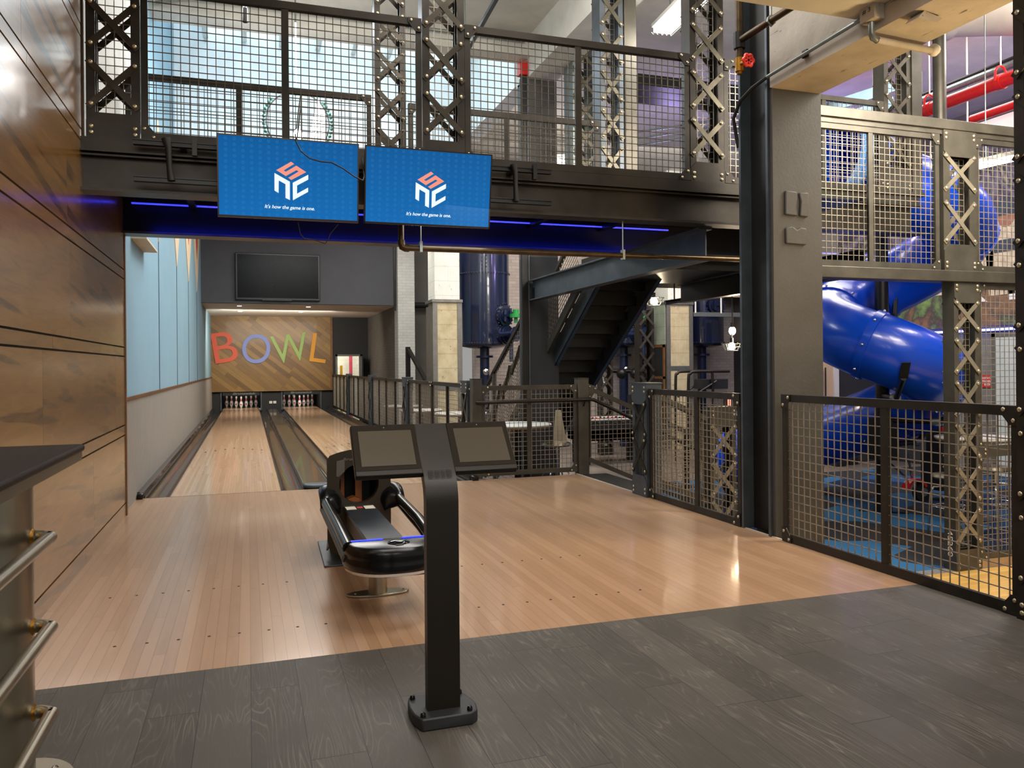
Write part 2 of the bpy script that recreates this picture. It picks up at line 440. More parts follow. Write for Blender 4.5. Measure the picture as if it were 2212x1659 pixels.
def carpet():
    t = NT('blue patch carpet'); p = t.pos()
    rp = t.comb(t.dot(p, (.9,.44,0)), t.dot(p, (-.44,.9,0)), 0)
    q = t.n('ShaderNodeTexVoronoi', feature='F1', distance='CHEBYCHEV'); t.l(rp, q.inputs['Vector']); q.inputs['Scale'].default_value = 1.0; q.inputs['Randomness'].default_value = .75
    sx = t.n('ShaderNodeSeparateColor'); t.l(q.outputs['Color'], sx.inputs[0])
    c = t.ramp(sx.outputs[0], [(0, rgb('2e3033')), (.3, rgb('1d2b44')), (.48, rgb('27496a')), (.7, rgb('2f6088')), (.85, rgb('33302f'))], 'CONSTANT')
    n = t.noise(p, 300, 2)
    t.col(t.mix(1.0, c, t.ramp(n, [(.3, .7), (.7, 1.1)]), 'MULTIPLY')); t.set(rough=.95, spec=.1); t.bump(n, .4, .004); return t.m
m['carpet'] = carpet()
def concfloor():
    t = NT('worn concrete floor'); p = t.pos()
    c = t.ramp(t.noise(p, 1.4, 6, .65), [(.3, rgb('4b443d')), (.55, rgb('6e655c')), (.75, rgb('8c8378'))])
    t.col(c); t.set(rough=.35, spec=.5); return t.m
m['concfloor'] = concfloor()
def gutter():
    t = NT('black gutter plastic'); p = t.pos()
    c = t.ramp(t.noise(t.scale(p, (20, .8, 1)), 1.5, 5, .7), [(.35, rgb('111011')), (.7, rgb('26262a'))])
    t.col(c); t.set(rough=.22, coat=.5); return t.m
m['gutter'] = gutter()
def divider():
    t = NT('dark smoked cap'); p = t.pos()
    c = t.ramp(t.noise(t.scale(p, (3, .7, 1)), 1.5, 5, .7), [(.3, rgb('1d1710')), (.7, rgb('2e261d'))])
    t.col(c); t.set(rough=.24, coat=.3); return t.m
m['divider'] = divider()
def tvblue():
    t = NT('lit blue screen'); p = t.pos(True)
    sp = t.n('ShaderNodeSeparateXYZ'); t.l(p, sp.inputs[0])
    a = t.math('FRACT', t.math('DIVIDE', sp.outputs[0], .054)); b = t.math('FRACT', t.math('ADD', t.math('DIVIDE', sp.outputs[2], .037), 0.0))
    da = t.math('SUBTRACT', a, .5); db = t.math('MULTIPLY', t.math('SUBTRACT', b, .5), .69)
    r = t.math('SQRT', t.math('ADD', t.math('MULTIPLY', da, da), t.math('MULTIPLY', db, db)))
    d = t.math('LESS_THAN', r, .19); d2 = t.math('GREATER_THAN', r, .07)
    k = t.math('MULTIPLY', t.math('MULTIPLY', d, d2), .5)
    g = t.ramp(t.math('ADD', t.math('MULTIPLY', sp.outputs[2], 1.5), .5), [(0, rgb('0469b4')), (1, rgb('035595'))])
    c = t.mix(t.math('MULTIPLY', k, .6), g, rgb('2b7fc2'))
    t.col((.01,.02,.03)); t.emit(c, 1.0); t.set(rough=.6, spec=.03); return t.m
m['tvblue'] = tvblue()
def mural(name, cols, sc=1.2):
    t = NT(name); p = t.pos()
    n = t.noise(p, sc, 5, .6, dist=.8)
    t.col(t.ramp(n, cols)); t.set(rough=.6); return t.m
m['mural'] = mural('sports photo mural', [(.28, rgb('17161a')), (.42, rgb('3a3540')), (.5, rgb('6b6470')), (.56, rgb('2a272b')), (.66, rgb('8f8878')), (.75, rgb('1d1c20'))], 1.3)
m['turfprint'] = mural('printed field', [(.3, rgb('2f2a28')), (.42, rgb('7d5b40')), (.5, rgb('3d3836')), (.6, rgb('6f8f4a')), (.8, rgb('86a65c'))], .9)
m['jersey'] = M('printed jersey cream', 'b7a98e', .6, 0, .3, 9)
m['helmet'] = M('printed helmet navy', '2c3440', .6, 0, .3, 9)
m['printskin'] = M('printed face tone', '8a5a44', .6, 0, .2, 9)
m['glassblk'] = M('black gloss glass', '08090a', .08, 0, .05, 2, coat=.6)
m['sticker'] = M('paper sticker', 'cfc9b8', .6, 0, .1, 60)
m['hood'] = M('bronze hood plastic', '2c2518', .35, .2, .08, 5)
m['hoodside'] = M('grey hood plastic', '55524b', .4, .2, .08, 5)
m['rack'] = M('anodised rack top', '3c444c', .3, .6, .25, 6)
m['darkvoid'] = M('black inner lining', '060606', .6, 0, .1, 4)
m['innerwood'] = M('orange inner board', '8a4a18', .5, 0, .3, 12)
# ---------------------------------------------------------------- builders
Zv = Vector((0,0,1))
_riv = {}
def rivet(parent, p, n, r=.013):
    key = (tuple(round(x) for x in n), round(r, 4))
    if key not in _riv:
        mb = MB(); sc = tuple(.55 if abs(x) > .5 else 1 for x in n)
        mb.sphere((0,0,0), r, 10, 6, sc); o = mb.build('rivet', m['rivet'], None, smooth=180, org=(0,0,0)); _riv[key] = o.data
        bpy.data.objects.remove(o)
    o = bpy.data.objects.new('rivet', _riv[key]); COL.objects.link(o)
    o.parent = parent; o.location = Vector(p) - wloc(parent)
    return o

def frame(O, U, D):
    O = Vector((O[0], O[1], 0)); U = Vector((U[0], U[1], 0)); D = Vector((D[0], D[1], 0))
    return (lambda u, d, z: O + U*u + D*d + Zv*z), -D

def wires(P, u0, u1, z0, z1, d, s=.057, r=.0027, zt=None):
    """woven wire panel; zt(u) may give a sloping top/bottom"""
    mb = MB()
    n = max(1, int(round((u1-u0)/s))); k = max(1, int(round((z1-z0)/s)))
    for i in range(n+1):
        u = u0 + (u1-u0)*i/n
        mb.lb(P, u-r, u+r, d-r, d+r, z0, z1)
    for j in range(k+1):
        z = z0 + (z1-z0)*j/k
        mb.lb(P, u0, u1, d+r*.6, d+r*2.4, z-r, z+r)
    return mb

def lattice(name, label, O, U, D, w, d, z0, z1, group=None, top=False, bot=True, f=.055, Xh=.27, per=.41, bh=.17, zs=None,
            steel='steel', lace='lace', mesh=None, solid_right=False, cap=False, rivets=True, cat='column', backlace=True, rr=.013):
    P, N = frame(O, U, D)
    o = thing(name, label, cat, P(w/2, d/2, z0), group)
    t = .012
    for side in (0, 1):
        mb = MB()
        a0, a1 = (0, f) if side == 0 else (w-f, w)
        wb = (0, t) if side == 0 else (w-t, w)
        mb.lb(P, a0, a1, 0, t, z0, z1); mb.lb(P, wb[0], wb[1], t, d-t, z0, z1); mb.lb(P, a0, a1, d-t, d, z0, z1)
        mb.build('channel', m[steel], o)
    zb = z0 + (bh if bot else 0); zt = z1 - (bh if top else 0)
    def plate(za, zc, flip):
        h = zc - za; c = .055
        pl = [(0, 0), (w, 0), (w, h-c), (w-c, h), (c, h), (0, h-c)]
        if flip: pl = [(x, h-y) for x, y in pl][::-1]
        for dd in (-.008, d):
            mb = MB(); mb.prism(pl, P(0, dd, za), P(1,0,0)-P(0,0,0), Zv, (P(0,1,0)-P(0,0,0))*.008)
            mb.build('batten_plate', m[steel], o)
        if rivets:
            for u in (.03, w-.03):
                for q in (.035, .075): rivet(o, P(u, -.01, (zc-q) if flip else (za+q)), N, rr)
    if bot: plate(z0, z0+bh, False)
    if top: plate(z1-bh, z1, True)
    if cap:
        MB().lb(P, -.012, w+.012, -.012, d+.012, z1, z1+.012).build('cap_plate', m[steel], o)
    z = zs if zs is not None else zb + .04
    ua, ub = .03, w-.03
    while z < zt - .06:
        zh = min(Xh, zt - z - .0)
        for (zA, zB, dd) in ((z, z+zh, -.006), (z+zh, z, -.012)):
            if zh < .12: continue
            for bk in ((0, 1) if backlace else (0,)):
                q = dd if bk == 0 else d - dd - .006
                a = P(ua-.02, q, zA - (zB-zA)*.07); b = P(ub+.02, q, zB + (zB-zA)*.07)
                mb = MB(); dv = (b-a).normalized(); sd = dv.cross(P(0,1,0)-P(0,0,0)).normalized()*.021
                nn = (P(0,1,0)-P(0,0,0))*.006
                mb.hexa([a-sd, a+sd, b+sd, b-sd, a-sd+nn, a+sd+nn, b+sd+nn, b-sd+nn])
                mb.build('lacing_bar', m[lace], o)
            if rivets:
                rivet(o, P(ua, dd-.004, zA), N, rr); rivet(o, P(ub, dd-.004, zB), N, rr)
        z += per
    if mesh:
        wires(P, f, w-f, zb, zt, d*.5, .057).build('wire_mesh', m[mesh], o)
    return o

def railing(name, label, O, U, D, L, z0, z1, group=None, mull=(), gus=('tl','tr','bl','br'), steel='steel', wire='wire', tr=.052, st=.045,
            s=.057, r=.0027, gs=.10, cat='railing', rivets=True, stiles=(True, True), bottom=True, rr=.012):
    P, N = frame(O, U, D)
    o = thing(name, label, cat, P(L/2, .02, z0), group)
    MB().lb(P, 0, L, 0, .05, z1-tr, z1).build('top_rail', m[steel], o)
    if bottom:
        mb = MB(); mb.lb(P, 0, L, 0, .012, z0, z0+.055); mb.lb(P, 0, L, .012, .05, z0, z0+.012); mb.build('bottom_rail', m[steel], o)
    for k in (0, 1):
        if stiles[k]:
            a = 0 if k == 0 else L-st
            mb = MB(); mb.lb(P, a, a+st, .004, .016, z0+.05, z1-tr); mb.lb(P, a if k == 0 else L-.012, a+.012 if k == 0 else L, .016, .05, z0+.05, z1-tr)
            mb.build('stile', m[steel], o)
    for u in mull:
        mb = MB(); mb.lb(P, u-.025, u+.025, .004, .014, z0+.05, z1-tr); mb.lb(P, u-.006, u+.006, .014, .05, z0+.05, z1-tr)
        mb.build('mullion', m[steel], o)
    for g in gus:
        u0 = 0 if g[1] == 'l' else L; su = 1 if g[1] == 'l' else -1
        zz = z1 if g[0] == 't' else z0; sz = -1 if g[0] == 't' else 1
        pl = [(0,0), (gs,0), (gs,gs*.35), (gs*.45,gs), (0,gs)]
        mb = MB(); mb.prism([(x*su, y*sz) for x, y in pl], P(u0, -.007, zz), P(1,0,0)-P(0,0,0), Zv, (P(0,1,0)-P(0,0,0))*.007)
        mb.build('gusset_plate', m[steel], o)
        if rivets:
            rivet(o, P(u0+su*gs*.78, -.009, zz+sz*gs*.2), N, rr); rivet(o, P(u0+su*gs*.22, -.009, zz+sz*gs*.75), N, rr)
    wires(P, .02, L-.02, z0+.05, z1-tr, .03, s, r).build('wire_mesh', m[wire], o)
    return o

def ibeam(P0, P1, h, fw, tw=.012, tf=.016, mb=None):
    """I-beam between two points on its bottom centre line"""
    mb = mb or MB(); a = Vector(P0); b = Vector(P1)
    def off(dz): return (a+Zv*dz, b+Zv*dz)
    for z, w, hh in ((tf/2, fw, tf), (h/2, tw, h-2*tf), (h-tf/2, fw, tf)):
        p, q = off(z); mb.bar(p, q, w, hh)
    return mb

# ================================================================ SETTING
def struct(o, label, cat): return tag(o, label, cat, None, 'structure')
struct(box('floor', m['darkfloor'], (-1.03, 3.70, -3.0, 3.65, -.7, 0)), 'dark grey oak plank floor in the foreground', 'floor')
fa = struct(box('floor', m['approach'], (-1.06, 3.70, 3.652, 8.69, -.7, 0)), 'light maple strip bowling approach floor', 'floor')
for rowy, xs in ((4.10, [-.6+.1372*i for i in range(8)] + [1.16+.1372*i for i in range(8)]), (4.98, [-.75+.1372*i for i in range(8)] + [1.16+.1372*i for i in range(8)])):
    for x in xs:
        MB().cyl((x, rowy, 0), (x, rowy, .0012), .0075, 10).build('guide_dot', m['blackmat'], fa)
box('foul_line', m['blackmat'], (-1.06, 2.55, 8.682, 8.692, 0, .0008), fa)
struct(box('trim_1', m['concbeam'], (3.688, 3.706, 3.0, 8.78, -.02, .004)), 'thin white edge strip beside the maple approach', 'floor trim')
struct(box('floor', m['concfloor'], (-1.2, 2.50, 8.70, 30, -.74, -.16)), 'dark concrete slab below the bowling lanes', 'floor')
mbf = MB(); mbf.box(3.71, 16, 5.98, 8.80, -.82, -.712); mbf.box(2.50, 16, 8.80, 30, -.82, -.712)
struct(mbf.build('floor', m['concfloor']), 'worn grey concrete floor of the lower level', 'floor')
struct(box('floor', m['gymfloor'], (3.71, 14, -1, 5.85, -.78, -.7)), 'yellow maple gym floor of the lower level', 'floor')
tag(box('carpet', m['carpet'], (4.6, 12.4, 5.98, 12.0, -.711, -.7)), 'blue and charcoal patchwork carpet under the slide', 'carpet')
struct(box('trim_2', m['stonestrip'], (3.71, 12.4, 5.85, 5.98, -.78, -.699)), 'grey speckled strip between carpet and yellow gym floor', 'floor trim')

# left wooden wall -------------------------------------------------
wl = MB()
wl.box(-1.25, -1.052, -2, 7.72, 0, 2.9); wl.box(-1.25, -1.052, -2, 5.9, 2.9, 5.8)
wall = wl.build('wall_left', m['blackmat']); struct(wall, 'lacquered maple panelled wall along the left side', 'wall')
bands = [(0,.110),(.122,.706),(.718,.794),(.806,1.395),(1.407,1.475),(1.487,2.075),(2.087,2.158),(2.170,2.788),(2.800,2.866),(2.878,3.478),(3.490,3.56),(3.572,4.18),(4.192,4.26),(4.27,5.0),(5.01,5.8)]
joints = {0:[1.2,3.4,5.9], 1:[2.0,4.2,6.2], 2:[3.6,5.6], 3:[.6,2.6,4.77,7.215], 4:[2.9,5.0,6.5], 5:[1.0,3.2,5.48], 6:[1.8,4.0,6.3], 7:[1.2,3.4,5.41], 8:[2.5,4.5,5.4], 9:[2.2,4.4], 10:[3.1], 11:[1.5,3.6], 12:[], 13:[2.9], 14:[]}
pn = MB(); k = 1
for i, (za, zc) in enumerate(bands):
    ye = 7.72 if za < 2.8 else 5.9
    js = [-2.0] + joints.get(i, []) + [ye]
    for a, b in zip(js[:-1], js[1:]):
        pn.p = k*.37; k += 1
        pn.box(-1.052, -1.03, a+.0015, b-.0015, za, zc)
pn.build('wood_panelling', m['wallwood'], wall)
struct(box('trim_3', m['boardwood'], (-1.09, -1.022, 7.72, 7.775, 0, 2.47)), 'reddish brown end strip of the wooden wall', 'trim')
struct(box('trim_4', m['boardwood'], (-1.09, -1.022, 5.9, 5.93, 2.84, 5.8)), 'narrow brown end strip of the upper wooden wall', 'trim')
# left far wall: blue above, ribbed wainscot below
struct(box('wall_left', m['bluewall'], (-1.25, -1.07, 7.775, 26.2, 1.0, 2.84)), 'light blue painted wall beside the left lane', 'wall')
struct(box('wall_left', m['bluewall'], (-1.25, -1.07, 9.815, 26.2, 2.84, 7.6)), 'light blue painted upper wall with tall pennant shapes', 'wall')
struct(box('wall_left', m['ceilwhite'], (-1.25, -1.06, 5.93, 9.815, 2.84, 7.6)), 'white painted upper wall behind the mezzanine bridge', 'wall')
struct(box('wall_left', m['wainscot'], (-1.25, -1.06, 7.775, 26.2, 0, 1.0)), 'grey ribbed wainscot along the left lane', 'wall')
struct(box('trim_5', m['boardwood'], (-1.25, -1.045, 7.775, 26.2, 1.0, 1.03)), 'brown wooden cap on the ribbed wainscot', 'chair rail')
# pennant shapes painted on the blue wall
for i, (yc, hw, zt, zb, lab) in enumerate([(11.0,.42,4.46,2.88,'nearest'),(13.69,1.0,4.72,2.90,'second nearest'),(16.3,1.1,4.9,2.93,'third nearest'),(18.9,1.1,5.0,2.97,'farthest')]):
    zm = (zt+zb)/2 + .25; X = -1.07
    o = thing('wall_pennant', 'tall cream pennant shape with red mark on blue wall, %s of the four' % lab, 'wall decoration', (X, yc, zb), 'pennant shapes on the blue wall')
    mb = MB(); mb.prism([(-hw,0),(0,zb-zm),(hw,0),(0,zt-zm)], (X, yc, zm), (0,1,0), (0,0,1), (.012,0,0)); mb.build('pennant', m['cream'], o)
    if i > 0:
        mb = MB(); hk = hw*.28; mb.prism([(-hk,.5),(-hk*.8,-.1),(0,-.42),(hk*.8,-.1),(hk,.5)], (X+.012, yc, zm+(.1 if i == 1 else -.1)), (0,1,0), (0,0,1), (.004,0,0)); mb.build('red_mark', m['redpaint'], o)
    MB().box(X, X+.006, yc-.012, yc+.012, 1.03, zb+.02).build('dark_line', m['line'], o)
# bracket shelf under the bridge on blue wall
tag(MB().prism([(0,0),(.14,0),(.14,.02),(.03,.1),(0,.1)], (-1.07, 8.5, 2.56), (1,0,0), (0,0,1), (0,1.0,0)).build('wall_ledge', m['cream']), 'cream angled ledge high on the blue wall under the blue lit beam', 'ledge')

# back of the lane bay ----------------------------------------------
SB = struct(box('wall_back', m['greywall'], (-1.07, 3.68, 20.7, 20.85, 2.89, 5.2)), 'dark grey wall above the lanes behind the black television', 'wall')
SO = struct(box('ceiling', m['soffit'], (-1.07, 3.7, 20.72, 26.3, 2.89, 3.0)), 'pale soffit with downlights above the lane end', 'ceiling')
for i, (x, y, w_) in enumerate([(-.20, 21.6, 'front left'), (1.52, 21.6, 'front right'), (-.2, 23.6, 'rear left'), (1.45, 23.6, 'rear right')]):
    o = thing('downlight', '%s small round downlight in the pale soffit' % w_, 'ceiling light', (x, y, 2.885), 'downlights in the soffit')
    MB().cyl((x,y,2.885), (x,y,2.89), .075, 16).build('trim_ring', m['white'], o)
    MB().cyl((x,y,2.881), (x,y,2.886), .055, 16).build('lens', m['downlight'], o)
struct(box('wall_back', m['darkwall'], (2.574, 2.66, 26.0, 26.15, -.1, 2.89)), 'charcoal wall beside the wooden lane backboard', 'wall')
MBw = MB(); MBw.box(2.66, 3.7, 26.0, 26.15, 1.70, 2.89); MBw.box(3.50, 3.7, 26.0, 26.15, -.7, 1.70)
struct(MBw.build('wall_back', m['darkwall']), 'charcoal wall around the bright doorway at the far end', 'wall')
# doorway with bright room
dr = thing('door_1', 'grey framed doorway with bright room behind at the far right lane end', 'door', (3.08, 26, -.7), None, 'structure')
mb = MB(); mb.box(2.66, 2.72, 25.97, 26.1, -.7, 1.70); mb.box(3.44, 3.50, 25.97, 26.1, -.7, 1.70); mb.box(2.66, 3.5, 25.97, 26.1, 1.64, 1.70); mb.build('door_frame', m['clayframe'], dr)
box('door_leaf', m['blackmat'], (3.40, 3.44, 25.25, 26.0, -.7, 1.64), dr)
struct(box('wall_back', m['claywhite'], (1.5, 5, 29.8, 30, -.7, 3.2)), 'cream wall of the bright room seen through the doorway', 'wall')
sf = thing('scaffold_frame', 'yellow tubular frame seen through the far doorway', 'frame', (2.95, 28.2, -.7))
for x in (2.75, 3.08): MB().cyl((x,28.2,-.7),(x,28.2,1.35 if x > 3 else .85),.045,8).build('upright', m['yellow'], sf)
for z in (.85, .65, .1): MB().cyl((2.6,28.2,z),(3.08,28.2,z),.035,8).build('cross_tube', m['yellow'], sf)
tag(MB().cyl((3.55,29.4,-.7),(3.55,29.4,2.4),.06,10).build('standpipe', m['pink']), 'pinkish red pipe seen through the far doorway', 'pipe')

# masking board ------------------------------------------------------
bo = thing('lane_backboard', 'diagonal wooden plank backboard above the pins', 'backboard', (.75, 26.0, .56))
box('plank_board', m['masking'], (-1.07, 2.50, 25.975, 26.12, .56, 2.89), bo)
box('side_board', m['boardwood'], (2.50, 2.574, 25.975, 26.12, .56, 2.89), bo)
def letter(ch, label, mat, x0, x1, z0, z1, rot, bold=.03):
    vs, fs = text_mesh(ch, 1, bold, 0, .5, 10)
    xs = [v[0] for v in vs]; ys = [v[1] for v in vs]
    cx, cy = (min(xs)+max(xs))/2, (min(ys)+max(ys))/2
    kx, ky = (x1-x0)/(max(xs)-min(xs)), (z1-z0)/(max(ys)-min(ys))
    c, s = cos(rot), sin(rot); X, Zc = (x0+x1)/2, (z0+z1)/2
    mb = MB(); out = []
    for v in vs:
        a = (v[0]-cx)*kx; b = (v[1]-cy)*ky
        out.append((X + a*c - b*s, 25.94 + .035*(v[2]+.5), Zc + a*s + b*c))
    mb.add(out, fs)
    o = mb.build('wall_letter', mat); tag(o, label, 'letter', 'coloured letters on the backboard'); return o
letter('B', 'red letter B on the plank backboard', M('red letter paint', 'cf5a41', .6, 0, .03), -1.02, -.33, 1.47, 2.40, radians(9), .0)
letter('O', 'lavender blue letter O on the plank backboard', M('lavender letter paint', '7d8bc8', .6, 0, .03), -.17, .66, 1.43, 2.34, radians(-8), .0)
letter('W', 'green letter W on the plank backboard', M('green letter paint', '8fae62', .6, 0, .03), .70, 1.80, 1.47, 2.34, radians(8), .0)
letter('L', 'yellow letter L on the plank backboard', M('yellow letter paint', 'd0922a', .6, 0, .03), 1.90, 2.40, 1.45, 2.36, radians(-8), .0)
# pit
pit = thing('pinsetter_pit', 'black pin pit opening under the plank backboard', 'pin pit', (.7, 27.5, 0))
mb = MB(); mb.box(-1.07,2.574,28.9,29.0,-.1,.56); mb.box(-1.07,2.574,26.1,29,.52,.56); mb.build('pit_lining', m['darkvoid'], pit)
for x0, x1 in ((-1.07,-.82), (.40,.98), (2.20,2.574)):
    box('kickback', m['blackmat'], (x0, x1, 26.1, 28.9, -.1, .54), pit)
for x in (-.80, .38, 1.0, 2.2):
    box('pit_post', m['steel_edge'], (x-.02, x+.02, 26.06, 26.1, -.02, .54), pit)
mb = MB()
for x in (.62, .74): mb.box(x, x+.09, 26.07, 26.1, .17, .25)
mb.build('switch_plate', m['white'], pit)
box('sign_strip', m['blackmat'], (-.75, .33, 26.03, 26.06, .44, .545), pit); box('sign_strip', m['blackmat'], (1.05, 2.15, 26.03, 26.06, .44, .555), pit)
text_on('lettering', 'Brunswick', m['clayframe'], pit, (-.46, 26.028, .465), (1,0,0), (0,0,1), .68, .075, .03, .25)
text_on('lettering', 'Brunswick', m['clayframe'], pit, (1.26, 26.028, .472), (1,0,0), (0,0,1), .68, .075, .03, .25)

# lanes ---------------------------------------------------------------
def lane(cx, label, arrows):
    o = thing('bowling_lane', label, 'bowling lane', (cx, 17, -.16))
    box('lane_bed', m['lane'], (cx-.533, cx+.533, 8.692, 28.3, -.16, 0), o)
    box('tail_plank', m['tableedge'], (cx-.533, cx+.533, 26.0, 26.06, .0, .0015), o)
    for i in range(7):
        x = cx + (i-3)*.1375; y = 13.62 - abs(i-3)*.16
        MB().prism([(-.016,-.08),(.016,-.08),(0,.08)], (x,y,.0), (1,0,0), (0,1,0), (0,0,.001)).build('aiming_arrow', m['blackmat'], o)
    return o
lane(-.22, 'left bowling lane of glossy maple strips', True); lane(1.60, 'right bowling lane of glossy maple strips', True)
def gutter(x0, x1, label):
    mb = MB(); c = (x0+x1)/2; r = (x1-x0)/2; rows = []
    for y in (8.692, 12, 16, 20, 24, 26.05):
        rows.append([(c + r*cos(pi - pi*i/10), y, -.002 - .075*sin(pi*i/10)) for i in range(11)])
    mb.sheet(rows)
    mb.box(x0-.004, x0+.006, 8.692, 26.05, -.16, -.002); mb.box(x1-.006, x1+.004, 8.692, 26.05, -.16, -.002)
    mb.box(x0, x1, 8.692, 26.05, -.16, -.10)
    return tag(mb.build('lane_gutter', m['gutter'], None, smooth=60), label, 'gutter', 'gutters beside the lanes')
gutter(-.988, -.757, 'black ball gutter between ribbed wainscot and left lane')
gutter(.317, .55, 'black ball gutter on the right side of the left lane')
gutter(.83, 1.063, 'black ball gutter on the left side of the right lane')
gutter(2.137, 2.37, 'black ball gutter between right lane and mesh railing')
dv = thing('lane_divider', 'dark glossy capping between the two lanes', 'lane divider', (.69, 17, -.16))
mb = MB(); mb.prism([(.552,-.16),(.828,-.16),(.828,.012),(.815,.026),(.565,.026),(.552,.012)], (0,8.86,0), (1,0,0), (0,0,1), (0,17.18,0)); mb.build('cap_board', m['divider'], dv)
for x in (.556, .818): MB().box(x, x+.008, 8.9, 26.0, .026, .030).build('edge_bead', m['steel_edge'], dv)
mb = MB(); pl = [(.552,8.90),(.552,8.76)] + [(.69-.138*cos(a), 8.76-.06*sin(a)) for a in [pi*i/8 for i in range(1,8)]] + [(.828,8.76),(.828,8.90)]
mb.prism(pl, (0,0,0), (1,0,0), (0,1,0), (0,0,.04)); mb.build('end_cap', m['steel_edge'], dv, bevel=.012)
def ledge(x0, x1, label):
    o = thing('lane_ledge', label, 'lane ledge', ((x0+x1)/2, 17, 0))
    mb = MB(); mb.prism([(x0,-.16),(x1,-.16),(x1,.02),(x1-.015,.05),(x0+.01,.06),(x0,.06)], (0,8.72,0), (1,0,0), (0,0,1), (0,17.3,0)); mb.build('ledge_cap', m['gutter'], o)
    MB().box(x0+.005, x1-.005, 8.62, 8.78, 0, .055).build('end_nose', m['blackgloss'], o, bevel=.014)
ledge(-1.058, -.99, 'slim black ledge along the ribbed wainscot'); ledge(2.372, 2.46, 'slim black ledge along the foot of the lane railing')

# pins ------------------------------------------------------------------
PINP = [(0,0),(.0255,0),(.030,.02),(.046,.07),(.0595,.115),(.058,.15),(.046,.19),(.034,.22),(.0245,.25),(.0232,.27),(.0265,.30),(.0320,.33),(.0325,.345),(.028,.368),(.016,.379),(0,.381)]
def make_pin():
    o = thing('bowling_pin', '', 'bowling pin', (0,0,0), 'bowling pins')
    MB().lathe(PINP, (0,0,0), 16).build('pin_body', m['bonewhite'], o, smooth=180)
    mb = MB(); mb.lathe([(.0350,.2215),(.0255,.25),(.0242,.265)], (0,0,0), 16); mb.lathe([(.0247,.279),(.0275,.2995)], (0,0,0), 16)
    mb.build('red_band', m['pinred'], o, smooth=180)
    mb = MB(); mb.lathe([(.0602,.105),(.0610,.12),(.0596,.14)], (0,0,0), 16, a0=-2.2, a1=-1.2); mb.build('red_mark', m['pinred'], o, smooth=180)
    return o
pin0 = make_pin(); first = True
ordn = ['leftmost','second from left','third from left','middle','third from right','second from right','rightmost']
S = .1524
for cx, side in ((-.22, 'left'), (1.60, 'right')):
    hd = 27.1
    pos = [(cx-3*S, hd+.792), (cx-2*S, hd+.528), (cx-S, hd+.264), (cx, hd), (cx+S, hd+.264), (cx+2*S, hd+.528), (cx+3*S, hd+.792)]
    for (x, y), w_ in zip(pos, ordn):
        lab = 'white pin with red collar, %s of seven on the %s lane' % (w_, side)
        if first: pin0.location = (x,y,.0); pin0['label'] = lab; first = False
        else: copy_tree(pin0, (x,y,0), lab)
copy_tree(pin0, (1.60-S, 27.1+.792, 0), 'white pin half hidden behind the third pin from left on the right lane')

# black television on the grey wall ---------------------------------------
tv = thing('television', 'large unlit black television on the dark grey wall', 'television', (.72, 20.6, 2.96))
mb = MB(); mb.box(-.277, 1.74, 20.60, 20.70, 2.965, 4.12); mb.build('casing', m['tvcase'], tv, bevel=.01)
box('screen', m['tvoff'], (-.235, 1.70, 20.592, 20.601, 3.02, 4.085), tv)
box('speaker_bar', m['blackgloss'], (.35, 1.05, 20.585, 20.6, 2.955, 2.985), tv)
# right side of the bay: brick wall and pillar
struct(box('wall_right', m['brickgrey'], (3.70, 3.9, 20.9, 26.2, -.7, 2.95)), 'grey painted brick side wall at the far end of the lanes', 'wall')
struct(box('wall_right', m['brickwhite'], (3.685, 4.125, 20.45, 20.95, -.7, 6.2)), 'white painted brick pillar beside the grey wall', 'pillar')
struct(box('trim_6', m['steel_black'], (3.62, 3.66, 20.62, 20.69, 2.75, 5.2)), 'black chain strip hanging at the corner of the grey wall', 'trim')
struct(box('wall_back', m['greywall2'], (4.125, 5.2, 21.6, 21.8, -.7, 6.2)), 'warm grey recessed wall between white pillar and tile column', 'wall')
tag(MB().cyl((4.13,21.3,2.95),(5.2,21.3,2.95),.08,12).build('duct_pipe', m['blackmat']), 'short black horizontal pipe in the recess beside the white pillar', 'pipe')
struct(box('wall_back', m['brickpink'], (5.2, 16, 18.6, 18.8, -.7, 6.2)), 'aged white brick wall behind the navy tanks', 'wall')
# ================================================================ RAILINGS round the lanes
def post(name, label, x0, x1, y0, y1, z0, z1, mat='steel_olive', group=None):
    o = thing(name, label, 'post', ((x0+x1)/2, (y0+y1)/2, z0), group)
    MB().box(x0, x1, y0, y1, z0, z1).build('shaft', m[mat], o, bevel=.006)
    MB().box(x0-.004, x1+.004, y0-.004, y1+.004, z1, z1+.006).build('cap_plate', m[mat], o)
    return o
post('corner_post', 'square steel corner post where lane railing meets cross railing', 2.42, 2.535, 8.74, 8.86, 0, 1.14)
post('corner_post', 'square steel corner post at the head of the down steps', 3.725, 3.86, 8.74, 8.87, -.02, 1.13)
gl = 'railing panels along the right lane'
ys = [9.62, 13.6, 17.7, 21.9]
names = ['nearest', 'second nearest', 'third nearest', 'farthest']
for i, y in enumerate(ys):
    lattice('railing_post', 'laced steel railing post beside the right lane, %s to the kiosk' % names[i], (2.52, y-.28), (0,1), (1,0), .29, .12, 0, 1.10, 'laced posts along the right lane', top=True, Xh=.36, per=.42, bh=.15, steel='steel_edge', cap=True, rivets=(i == 0))
segs = [(8.87, 9.34), (9.64, 11.5), (11.5, 13.3), (13.62, 15.6), (15.6, 17.4), (17.72, 19.8), (19.8, 21.6), (21.92, 25.9)]
segn = ['short panel next to the corner post', 'first long panel from the corner post', 'second long panel from the corner post', 'third long panel from the corner post', 'fourth long panel from the corner post', 'fifth long panel from the corner post', 'sixth long panel from the corner post', 'last panel before the far doorway']
